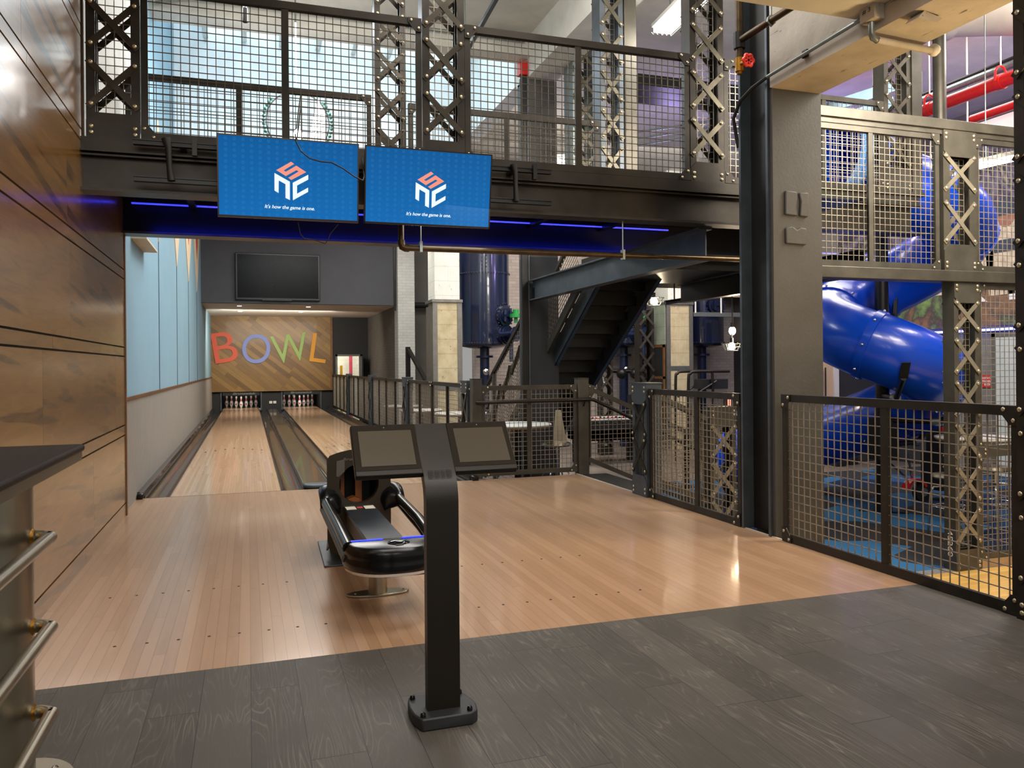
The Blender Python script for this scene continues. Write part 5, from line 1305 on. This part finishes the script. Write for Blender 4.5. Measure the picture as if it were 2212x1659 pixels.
# right wall, mural, doors
struct(box('wall_right', m['darkwall'], (12.5, 12.7, 4, 18.6, -.7, 1.88)), 'dark grey lower wall on the far right', 'wall')
struct(box('wall_right', m['greywall2'], (12.5, 12.7, 0, 18.6, 1.88, 5.82)), 'upper wall on the far right behind the mural', 'wall')
struct(box('wall_right', m['blocks'], (12.45, 12.5, 6.5, 11.6, -.7, 1.80)), 'grey block wall beside the pale door', 'wall')
mu = thing('wall_mural', 'photo mural of helmeted ball players above the blue light strip', 'mural', (12.45, 10.5, 1.95))
box('print', m['mural'], (12.44, 12.49, 6.5, 14.5, 3.0, 5.2), mu); box('lower_print', m['turfprint'], (12.44, 12.49, 6.5, 14.5, 1.92, 3.0), mu)
for k, (y, z, s_) in enumerate([(10.95, 4.0, 1.0), (10.35, 3.95, 1.15), (11.9, 3.9, 1.0), (9.6, 3.9, 1.1)]):
    f = MB(); f.prism([(-.30,-1.0),(.32,-1.0),(.36,-.2),(.18,.12),(-.2,.10),(-.36,-.25)], (12.435,y,z-.35), (0,-s_,0), (0,0,s_), (-.004,0,0)); f = f.build('printed_figure', m['jersey'], mu)
    MB().prism([(.16*cos(2*pi*i/16), .19*sin(2*pi*i/16)) for i in range(16)], (12.43,y,z-.12), (0,-s_,0), (0,0,s_), (-.004,0,0)).build('printed_face', m['printskin'], f)
    MB().prism([(.20*cos(pi*i/12), .19*sin(pi*i/12)) for i in range(13)] + [(-.26,-.03),(-.2,-.06),(.2,-.06)], (12.425,y,z-.06), (0,-s_,0), (0,0,s_), (-.004,0,0)).build('printed_helmet', m['helmet'], f)
    MB().prism([(-.28,0),(-.1,.06),(.1,.06),(.28,0),(.2,-.12),(-.2,-.12)], (12.425,y,z-.62), (0,-s_,0), (0,0,s_), (-.004,0,0)).build('printed_belt', m['helmet'], f)
for k, y in enumerate((10.85, 10.2, 11.5)):
    MB().prism([(-.16,.45),(.02,.45),(.0,0),(.12,-.1),(-.12,-.1)], (12.435,y,2.45), (0,-1,0), (0,0,1), (-.004,0,0)).build('printed_leg', m['white'], mu)
tag(MB().box(12.38,12.43,6.5,14.5,1.83,1.87).build('light_strip', m['led2']), 'blue light strip under the mural on the right wall', 'light strip')
d2 = thing('door_2', 'pale closed door on the far right wall', 'door', (12.44, 10.2, -.7), None, 'structure')
box('leaf', m['paledoor'], (12.41, 12.45, 9.6, 10.56, -.7, 1.72), d2); mb = MB(); mb.box(12.40,12.45,10.56,10.64,-.7,1.79); mb.box(12.40,12.45,9.52,9.6,-.7,1.79); mb.box(12.40,12.45,9.52,10.64,1.72,1.79); mb.build('frame', m['clayframe'], d2)
MB().box(12.38,12.41,9.68,9.78,.28,.36).build('handle', m['brushed'], d2)
sg2 = thing('wall_sign', 'small red sign with white words elevator machine room', 'sign', (12.44, 10.74, .83))
box('plate', M('red sign plate', 'c4261f', .5, 0, .03), (12.43, 12.445, 10.60, 10.89, .83, 1.05), sg2)
for i, w_ in enumerate(('ELEVATOR', 'MACHINE', 'ROOM')):
    L_ = (.21, .19, .12)[i]; text_on('lettering', w_, m['white'], sg2, (12.429, 10.745+L_/2, .98-.058*i), (0,-1,0), (0,0,1), L_, .04, .02)
struct(box('wall_back', m['darkwall'], (10.2, 12.5, 13.1, 13.3, -.7, 2.5)), 'dark wall behind the slide with the beige double door', 'wall')
d3 = thing('door_3', 'beige double door with long pull bars behind the slide', 'door', (10.85, 13.05, -.7), None, 'structure')
box('leaf', m['beige'], (10.4, 11.08, 13.06, 13.1, -.7, 1.5), d3); box('frame', m['white'], (11.08, 11.2, 13.04, 13.1, -.7, 1.55), d3)
for x in (10.72, 10.84): MB().cyl((x,13.0,.0),(x,13.0,1.2),.014,8).build('pull_bar', m['steel'], d3)
tag(box('black_box', m['blackmat'], (10.75, 10.98, 12.6, 12.8, -.7, .38)), 'black box standing before the beige double door', 'box')
tag(box('black_box', m['blackmat'], (11.15, 11.35, 12.7, 12.9, -.7, .45)), 'black box at the right jamb of the beige double door', 'box')
tag(MB().prism([(0,0),(3.4,0),(3.4,.32),(2.0,.32),(2.0,1.415),(1.9,1.415),(1.9,.32),(0,.32)], (10, 9.6, 4.40), (0,-1,0), (0,0,1), (.25,0,0)).build('bulkhead', m['white']), 'white boxed bulkhead below the red pipe on the right', 'bulkhead')
# red pipe, duct, black pipe
rp = thing('red_pipe', 'large red sprinkler main hung at upper right', 'pipe', (9, 8.2, 4.8))
MB().tube([(9,10.4,4.80),(9.0,4.2,4.80)], .085, 16).build('pipe_run', m['red'], rp, smooth=40)
tag(MB().tube([(9.7,8.6,4.70),(9.7,4.2,4.70)], .06, 12).build('red_pipe', m['red'], None, smooth=40), 'thinner red pipe running to the right of the large red main', 'pipe')
for y in (8.65, 7.55): 
    MB().cyl((9,y-.04,4.80),(9,y+.04,4.80),.097,16).build('clamp_band', m['red'], rp, smooth=40)
    mb = MB(); mb.tube([(8.905,y,4.80),(8.91,y,4.93),(8.95,y,4.985),(9.0,y,5.0),(9.05,y,4.985),(9.09,y,4.93),(9.095,y,4.80)], .014, 6); mb.build('hanger_ring', m['red'], rp, smooth=60)
    MB().cyl((9,y,5.0),(9,y,5.82),.010,6).build('hanger_rod', m['white'], rp)
MB().tube([(9.4,8.4,4.4),(9.4,8.4,5.82)], .012, 6).build('drop_rod', m['white'], rp); MB().tube([(9.2,7.0,4.4),(9.2,7.0,5.82)], .012, 6).build('drop_rod', m['white'], rp)
du = thing('air_duct', 'white wrapped round duct under the ceiling at upper right', 'duct', (8, 7, 5.3))
MB().tube([(7.45,7.5,5.42),(7.6,7.42,5.42),(8.85,6.95,5.42)], .27, 20).build('duct_run', m['ductwhite'], du, smooth=40); MB().cyl((7.75,7.36,5.42),(7.93,7.29,5.42),.31,20).build('collar', m['ductwhite'], du, smooth=40)
bp = thing('branch_pipe', 'black branch pipe with upright sprinkler at upper right', 'pipe', (9.6, 8, 5.3))
MB().tube([(9.4,9.2,5.55),(9.4,9.2,5.22),(9.4,9.15,5.2),(9.4,4.3,5.2)], .03, 8).build('pipe_run', m['blackmat'], bp, smooth=40); MB().tube([(9.35,9.4,5.1),(9.35,4.3,5.1)], .055, 10).build('grey_pipe', m['galv'], bp, smooth=40)
# bundle of boards/pipes upstairs behind bridge (purple lit)
ld = thing('stored_ladders', 'bundle of pale boards leaning upstairs behind the bridge mesh', 'boards', (6.1, 10.2, 2.65))
for i in range(9):
    x = 5.75+.09*i; MB().bar((x,10.2,2.63),(x+.05+.02*(i%3),10.5,4.0-.05*(i%2)),.05,.03).build('board', m['white'], ld)
struct(box('floor', m['steel_black'], (5.45, 9.5, 9.3, 11.2, 2.5, 2.62)), 'upper floor slab behind the bridge', 'floor')
tb = thing('cable_tray', 'dark cable tray with pale conduits under the high ceiling', 'cable tray', (5.6, 9.6, 5.2))
box('tray', m['steel_black'], (5.0, 7.6, 9.6, 10.3, 5.05, 5.2), tb)
for k in range(3): MB().tube([(4.6,9.0,4.2-.08*k),(7.5,9.8,5.0-.08*k)], .018, 6).build('conduit_run', m['galv'], tb)
# sloped dark stringer upstairs
tag(MB().bar((4.55,10.1,2.75),(6.2,10.2,3.75),.05,.12).build('steel_stringer', m['paleblue']), 'pale blue sloping stringer behind the right bridge mesh', 'beam')
# ================================================================ FOREGROUND
# kiosk ------------------------------------------------------------------
ki = thing('scoring_kiosk', 'dark bronze scoring kiosk with two blank tablet screens on a flat post', 'kiosk', (.665, 2.87, 0))
mb = MB(); pl = [(.572,2.765),(.755,2.765),(.782,2.79),(.790,2.84),(.782,2.90),(.762,2.965),(.745,2.985),(.578,2.985),(.562,2.97),(.552,2.93),(.548,2.88),(.553,2.82)]
mb.prism(pl, (0,0,0), (1,0,0), (0,1,0), (0,0,.045)); mb.build('base_plate', m['kioskbase'], ki, bevel=.006)
for x, y in ((.574,2.951),(.580,2.789),(.752,2.789),(.753,2.945)):
    MB().lathe([(0,.061),(.006,.06),(.010,.054),(.0105,.045)], (x,y,0), 14).build('bolt', m['blackgloss'], ki, smooth=40)
# post with a bend at the top: side profile extruded in x
prof = [(2.826,.045),(2.826,.788)] + [(2.826+.16*(1-cos(a)), .788+.16*sin(a)) for a in [radians(7*i) for i in range(1,7)]]
ty, tz = prof[-1]; dy, dz = sin(radians(42)), cos(radians(42))
prof += [(2.826+.16*(1-cos(radians(42)))+dy*s_, .788+.16*sin(radians(42))+dz*s_) for s_ in (.08, .16, .234)]
th = .045; back = []
for i, p in enumerate(prof):
    a = prof[max(0,i-1)]; b = prof[min(len(prof)-1,i+1)]; t = Vector((b[0]-a[0], b[1]-a[1])).normalized(); back.append((p[0]+t.y*th, p[1]-t.x*th))
rows = []
mb = MB(); F = [(.606, y, z) for y, z in prof] + [(.606, y, z) for y, z in reversed(back)]; nF = len(F); npf = len(prof)
vs = F + [(.726, y, z) for _, y, z in F]
fs = [(i,(i+1)%nF,nF+(i+1)%nF,nF+i) for i in range(nF)]
for i in range(npf-1):
    j = nF-1-i; fs.append((i, i+1, j-1, j)); fs.append((nF+i, nF+j, nF+j-1, nF+i+1))
mb.add(vs, fs); mb.build('post', m['kiosk'], ki, smooth=30)
# head frame: local axes on the tilted plane
b0 = Vector((.666, 2.868, .899)); hu = Vector((1,0,0)); hv = Vector((0, sin(radians(42)), cos(radians(42)))); hn = hu.cross(hv)  # facing viewer
def hp(u, v, w=0): return b0 + hu*u + hv*v + hn*w
def hbox(u0,u1,v0,v1,w0,w1):
    return MB().hexa([hp(u0,v0,w0),hp(u1,v0,w0),hp(u1,v0,w1),hp(u0,v0,w1),hp(u0,v1,w0),hp(u1,v1,w0),hp(u1,v1,w1),hp(u0,v1,w1)])
for sx, nm in ((-1, 'left'), (1, 'right')):
    u0, u1 = sorted((sx*.059, sx*.306))
    t = hbox(u0, u1, 0, .232, -.028, .0).build('tablet', m['kiosk'], ki, bevel=.005)
    hbox(u0+.004, u1-.004, .022, .228, .0, .0015).build('glass_bezel', m['kbezel'], t)
    hbox(u0+.026, u1-.022, .040, .200, .0015, .0025).build('screen', m['kscreen'], t)
    MB().sphere(hp((u0+u1)/2, .214, .002), .0025, 8, 5).build('camera_dot', m['galv'], t)
mb = MB()
for i in range(22):
    for j in range(8):
        if i in (5, 11, 16): continue
        u = -.042+.004*i; v = -.022+.0042*j
        mb.hexa([hp(u-.0012,v-.0012,.0045),hp(u+.0012,v-.0012,.0045),hp(u+.0012,v-.0012,.006),hp(u-.0012,v-.0012,.006),hp(u-.0012,v+.0012,.0045),hp(u+.0012,v+.0012,.0045),hp(u+.0012,v+.0012,.006),hp(u-.0012,v+.0012,.006)])
q_ = mb.build('speaker_holes', m['blackmat'], ki); q_['kind'] = 'stuff'
# ball return --------------------------------------------------------------
br = thing('ball_return', 'black bowling ball return with hood and oval pedestal on the approach', 'ball return', (.71, 4.9, 0))
mb = MB(); mb.prism([(.455,5.25),(.95,5.25),(.95,6.0),(.475,6.02)], (0,0,0), (1,0,0), (0,1,0), (0,0,.012)); mb.build('floor_plate', m['steel_edge'], br, bevel=.004)
hood = MB(); N = 48; cx, cz, rr = .695, .515, .130; yF = 5.35
def hout(i):
    a = 2*pi*i/N; ca, sa = cos(a), sin(a); best = 9
    # outline: left .485, right .905, bottom .06, arched top
    k = ((.905-cx)/ca if ca > 0 else (.485-cx)/ca) if abs(ca) > 1e-6 else 9; best = min(best, k)
    if sa < -1e-6: best = min(best, (.06-cz)/sa)
    if sa > 1e-6:
        k = .1
        for _ in range(40):
            x = cx + k*ca; top = .700 + .045*(1-((x-.695)/.21)**2); k = (top-cz)/sa
            k = min(k, best)
        best = min(best, k)
    return (cx+best*ca, cz+best*sa)
inn = [(cx+rr*cos(2*pi*i/N), cz+rr*sin(2*pi*i/N)) for i in range(N)]; out = [hout(i) for i in range(N)]
vs = [(x,yF,z) for x,z in inn]+[(x,yF,z) for x,z in out]+[(x,yF+.06,z) for x,z in inn]+[(min(max(x,.548),.842),yF+.60,min(z,.60)) for x,z in out]
hood.add(vs, [(i,(i+1)%N,N+(i+1)%N,N+i) for i in range(N)]+[(i,2*N+i,2*N+(i+1)%N,(i+1)%N) for i in range(N)]+[(N+i,N+(i+1)%N,3*N+(i+1)%N,3*N+i) for i in range(N)])
hood.build('hood', m['hood'], br, smooth=40)
mb = MB(); mb.box(.555,.835,5.80,5.88,.06,.58); mb.box(.553,.563,5.42,5.8,.06,.62); mb.box(.827,.837,5.42,5.8,.06,.62); mb.box(.56,.83,5.42,5.8,.30,.32); mb.build('inner_lining', m['darkvoid'], br)
mb = MB(); mb.box(.60,.625,5.6,5.63,.33,.62); mb.box(.70,.745,5.6,5.63,.33,.66); mb.prism([(.62,.34),(.72,.34),(.71,.40),(.67,.415),(.63,.40)], (0,5.44,0), (1,0,0), (0,0,1), (0,.08,0)); mb.build('inner_board', m['innerwood'], br)
for k in range(3):
    z = .34-.09*k
    MB().prism([(5.355,z),(5.45,z+.02),(5.47,z-.10),(5.355,z-.05)], (.481,0,0), (0,1,0), (.1,0,1), (.012,0,0)).build('side_louvre', m['hoodside'], br)
mb = MB(); mb.prism([(.545,.57),(.56,.565),(.60,.60),(.60,.68),(.548,.67)], (0,5.345,0), (1,0,0), (0,0,1), (0,.006,0)); mb.build('hood_recess', m['hoodside'], br)
text_on('lettering', 'Brunswick', m['clayframe'], br, (.595, 5.3485, .672), (1,0,0), (0,0,1), .15, .018, .01)
def rtubes(x, s_):
    MB().tube([(x, 5.30, .425),(x, 5.2, .415),(x+.004*s_, 4.6, .40),(x+.012*s_, 4.14, .365)], .030, 12).build('side_rail', m['blackgloss'], br, smooth=50)
    MB().tube([(x-.012*s_, 5.28, .37),(x-.008*s_, 4.6, .345),(x, 4.14, .31)], .024, 12).build('lower_tube', m['hoodside'] if s_ > 0 else m['blackgloss'], br, smooth=50)
    mb = MB(); mb.sheet([[(x-.04*s_, 5.42, .50),(x+.02*s_, 5.42, .52),(x+.12*s_, 5.40, .50),(x+.12*s_, 5.38, .40)],
                         [(x-.045*s_, 5.33, .47),(x+.0*s_, 5.32, .50),(x+.10*s_, 5.34, .46),(x+.11*s_, 5.33, .37)],
                         [(x-.04*s_, 5.24, .43),(x+.0*s_, 5.22, .455),(x+.06*s_, 5.27, .42),(x+.10*s_, 5.28, .34)],
                         [(x-.042*s_, 5.24, .37),(x+.0*s_, 5.22, .37),(x+.06*s_, 5.26, .35),(x+.10*s_, 5.28, .33)]])
    o = mb.build('shoulder', m['blackgloss'], br, smooth=180); md = o.modifiers.new('s', 'SOLIDIFY'); md.thickness = .012; sm = o.modifiers.new('ss', 'SUBSURF'); sm.levels = sm.render_levels = 2
rtubes(.468, 1); rtubes(.945, -1)
mb = MB(); mb.box(.587,.783,4.10,5.36,.352,.376); mb.build('rack_plate', m['rack'], br, bevel=.003)
mb = MB(); mb.box(.605,.765,4.15,5.3,.24,.352); mb.build('rack_spine', m['hoodside'], br)
for x0, x1 in ((.592,.655),(.71,.775)): box('sticker', m['sticker'], (x0, x1, 5.17, 5.28, .376, .3775), br)
box('sticker', m['redpaint'], (.665, .70, 5.21, 5.26, .376, .3773), br)
# front tray
def crescent(sc, z0, z1, y_off=0):
    c = Vector((.708, 4.12)); xs = [.455+.506*i/20 for i in range(21)]
    front = [(x, 4.14 - .215*max(0, 1-abs((x-.708)/.253)**2.6)**.62) for x in xs]
    rear = [(.961,4.20),(.88,4.185),(.708,4.175),(.53,4.185),(.455,4.20)]
    p = front + rear
    return [(c.x+(x-c.x)*sc, c.y+(y-c.y)*sc+y_off) for x, y in p]
def loft(levels):
    mb = MB(); n = len(levels[0][0]); vs = []
    for p, z in levels: vs += [(x, y, z) for x, y in p]
    fs = [(j*n+i, j*n+(i+1)%n, (j+1)*n+(i+1)%n, (j+1)*n+i) for j in range(len(levels)-1) for i in range(n)]
    fs += [tuple(range(n-1,-1,-1)), tuple(range((len(levels)-1)*n, len(levels)*n))]
    return mb.add(vs, fs)
loft([(crescent(.97,0,0), .262),(crescent(1.0,0,0), .275),(crescent(1.0,0,0), .305),(crescent(.975,0,0), .318),(crescent(.985,0,0), .33),(crescent(.985,0,0), .362),(crescent(.94,0,0,.006), .384),(crescent(.90,0,0,.01), .388)]).build('front_tray', m['blackgloss'], br, smooth=35)
loft([(crescent(.96,0,0), .248),(crescent(.98,0,0), .262)]).build('tray_trim', m['soffit'], br)
mb = MB(); mb.box(.49,.66,4.155,4.172,.388,.3925); mb.box(.76,.93,4.155,4.172,.388,.3925); mb.build('tray_light', m['trayblue'], br)
mb = MB(); mb.sphere((.725,4.06,.386), .06, 20, 10, (1,.85,.30)); mb.build('button_pod', m['glassblk'], br, smooth=180)
mb = MB(); mb.sphere((.725,4.03,.402), .018, 14, 8, (1.3,.8,.25)); mb.build('reset_button', m['galv'], br, smooth=180)
mb = MB(); mb.box(.645,.885,4.08,4.36,.205,.252); mb.build('under_box', m['hood'], br, bevel=.012)
MB().cyl((.69,4.54,.012),(.69,4.54,.30),.053,24).build('pedestal', m['brushed'], br, smooth=40)
mb = MB(); mb.prism([(.69+.178*cos(2*pi*i/40), 4.54+.066*sin(2*pi*i/40)) for i in range(40)], (0,0,0), (1,0,0), (0,1,0), (0,0,.012)); mb.build('oval_foot', m['brushed'], br, bevel=.003)
for x in (.565, .835): MB().lathe([(0,.018),(.006,.016),(.008,.012)], (x,4.54,0), 10).build('screw', m['chrome'], br)
# bar table at left --------------------------------------------------------
bt = thing('bar_table', 'dark stone topped bar table on a stainless drum leg at the left edge', 'table', (-.77, 2.75, 0))
TX, TY, TZ = -.520, 3.0, 1.04
mb = MB(); mb.prism([(-1.02,.2),(TX,.2),(TX,TY-.02),(TX-.02,TY),(-1.02,TY)], (0,0,TZ-.022), (1,0,0), (0,1,0), (0,0,.022)); mb.build('table_top', m['bartop'], bt, bevel=.008)
mb = MB(); mb.prism([(-1.02,.2),(TX-.008,.2),(TX-.008,TY-.028),(TX-.028,TY-.008),(-1.02,TY-.008)], (0,0,TZ-.050), (1,0,0), (0,1,0), (0,0,.028)); mb.build('edge_band', m['barapron'], bt)
MB().cyl((-.752,2.74,.012),(-.752,2.74,TZ-.05),.130,48).build('drum_leg', m['brushed'], bt, smooth=40)
for z in (.785, .515, .255):
    pts = crom([(-.63,2.74,z),(-.605,2.74,z),(-.583,2.725,z),(-.571,2.69,z),(-.571,2.6,z),(-.571,1.4,z)], 6)
    o = MB().tube(pts, .0195, 14).build('foot_rail', m['brushed'], bt, smooth=60)
    MB().tube([(-.632,2.74,z),(-.617,2.74,z)], [.034,.022], 14).build('weld_collar', m['brass'], o, smooth=60)
mb = MB(); mb.prism([(-.70+.172*cos(2*pi*i/40), 2.80+.19*sin(2*pi*i/40)) for i in range(40)], (0,0,0), (1,0,0), (0,1,0), (0,0,.012)); mb.build('base_plate', m['brushed'], bt, bevel=.003)
MB().lathe([(0,.018),(.008,.016),(.011,.012)], (-.60,2.895,0), 12).build('screw', m['chrome'], bt)

# ================================================================ LIGHT
def area(name, loc, target, sx, sy, power, color=(1,1,1), spread=180):
    L = bpy.data.lights.new(name, 'AREA'); L.shape = 'RECTANGLE'; L.size = sx; L.size_y = sy; L.energy = power; L.color = color; L.spread = radians(spread)
    o = bpy.data.objects.new(name, L); COL.objects.link(o); o.location = loc
    d = Vector(target)-Vector(loc); o.rotation_euler = d.to_track_quat('-Z', 'Y').to_euler(); return o
def point(name, loc, power, color, r=.05):
    L = bpy.data.lights.new(name, 'POINT'); L.energy = power; L.color = color; L.shadow_soft_size = r
    o = bpy.data.objects.new(name, L); COL.objects.link(o); o.location = loc; return o
w = bpy.data.worlds.new('World'); SC.world = w; w.use_nodes = True
w.node_tree.nodes['Background'].inputs[0].default_value = (.96,.95,.92,1); w.node_tree.nodes['Background'].inputs[1].default_value = .35
warm = (1,.80,.55); neut = (1,.95,.89); cool = (.82,.92,1)
area('lounge_fill_a', (.2,1.2,4.2), (.4,3.2,0), 2.5, 2.0, 85, neut)  # all three lounge lights are unseen, added as fill from behind the camera
area('lounge_fill_b', (2.6,.8,4.2), (2.8,3.5,0), 2.0, 2.0, 90, neut)
area('lounge_fill_c', (.3,-2.2,3.4), (.6,3.2,1.0), 3.0, 1.5, 60, neut)
area('approach_fill', (2.0,4.75,5.6), (1.6,5.2,0), 3.4, .9, 190, neut)  # added fill to even out the approach, no fixture modelled
area('bridge_under_fill', (1.6,6.9,2.44), (1.5,6.9,0), 3.6, .5, 26, neut)  # unseen fill under the deck, added for the floor below
area('lane_fill_near', (1.0,9.6,5.4), (.8,10.5,0), 3.2, 1.0, 150, cool)  # unseen light added over the near lanes, helps the skylight
area('lane_fill_mid', (1.2,15.5,4.9), (.8,15.5,0), 3.6, 2.0, 170, (1,.95,.88))  # unseen light added over the middle of the lanes
area('lane_end_lamp', (.8,23.0,2.86), (.7,26,1.2), 3.0, 1.6, 190, (1,.90,.77))
area('pin_fill', (.7,26.25,.50), (.7,27.4,.2), 3.0, .2, 34, (1,.95,.88))  # hidden behind the backboard, added to brighten the pins
area('skylight_fill', (1.3,12,7.2), (1.3,12,0), 4.4, 2.6, 80, cool)
area('high_zone_fill', (1.8,7.6,5.7), (1.8,8.5,2.8), 4.0, 1.6, 90, neut)  # added light for the upper zone, no fixture at this spot
area('stair_side_fill', (5.0,12.3,5.7), (4.8,13.5,0), 2.0, 2.0, 190, (1,.93,.85))  # unseen, added to lift the staircase and pillar surroundings
area('tank_fill', (7.5,14.6,5.7), (7.8,17,0), 5, 1.6, 420, (1,.90,.78))  # unseen, added to brighten the tanks and the brick wall
area('far_right_fill', (9.5,10.5,5.75), (9,10.5,0), 4, 3, 260, (1,.95,.9))  # unseen area light, no fixture stands here
area('slide_fill', (6.0,4.3,4.35), (7.6,7.6,1.2), 2.4, .8, 300, (1,.92,.8))  # unseen fill that evens out the light on the slide
area('gym_lamp', (6.2,3.6,3.6), (6.8,5.86,.8), 2.0, .8, 90, (1,.90,.74))
area('warm_uplight', (4.9,2.9,1.9), (3.95,3.6,3.4), .5, .5, 42, (1,.70,.34))
point('purple_uplight_a', (9.2,11.5,4.2), 85, (.46,.36,1.0), .2)
point('purple_uplight_b', (7.0,12.2,4.4), 35, (.5,.4,1.0), .2)
point('purple_uplight_c', (11.6,7.5,4.6), 70, (.46,.38,1.0), .2)
area('blue_wash', (1.7,7.35,2.72), (1.7,7.69,2.55), 5.0, .06, .5, (.01,.03,1))
area('blue_wash_low', (1.7,7.52,2.53), (1.7,7.69,2.50), 5.0, .03, 4.5, (.01,.03,1))
point('bulb_glow_a', (5.64,10.3,2.12), 14, warm, .06); point('bulb_glow_b', (6.7,9.85,1.65), 22, warm, .06)
area('pillar_fill', (3.2,17.5,4.9), (4.2,20.5,1.5), 1.5, 1.0, 90, (1,.96,.92))  # unseen light added because the white pillar came out dim
area('carpet_fill', (9.6,6.4,5.6), (8.6,8.2,-.7), 1.6, 1.2, 210, (1,.96,.92))  # unseen fill added for the lower slide coil and the carpet
point('chandelier_glow', (.6,9.8,4.5), 40, (1,.97,.93), .25)
point('fluorescent_glow', (4.35,7.2,4.85), 55, (1,.96,.9), .3)
point('upper_fill_b', (2.0,6.8,4.9), 30, (1,.96,.9), .3)  # added to brighten the high ceiling, no fluorescent fixture hangs here
area('far_room_lamp', (3.2,28,3.1), (3.2,28.5,0), 2, 2, 160, (1,.93,.75))

# ================================================================ CAMERA
cam = bpy.data.cameras.new('camera'); co = bpy.data.objects.new('camera', cam); COL.objects.link(co); SC.camera = co
cam.sensor_width = 36; cam.sensor_fit = 'HORIZONTAL'; cam.lens = 1720/2212*36; cam.shift_y = -39.5/2212; cam.clip_start = .05; cam.clip_end = 200
a_ = math.atan(570/1720); rl_ = math.atan(50/5764)
co.matrix_world = Matrix.Translation((0,0,1.29)) @ Matrix.Rotation(-a_, 4, 'Z') @ Matrix.Rotation(pi/2, 4, 'X') @ Matrix.Rotation(-rl_, 4, 'Z')
SC.view_settings.view_transform = 'Standard'; SC.view_settings.look = 'None'; SC.view_settings.exposure = 0.0; SC.view_settings.gamma = 1; SC.view_settings.use_curve_mapping = False
SC.cycles.use_denoising = True
SC.cycles.max_bounces = 8; SC.cycles.diffuse_bounces = 4; SC.cycles.glossy_bounces = 3; SC.cycles.transmission_bounces = 4
SC.cycles.sample_clamp_indirect = 8; SC.cycles.caustics_reflective = False; SC.cycles.caustics_refractive = False
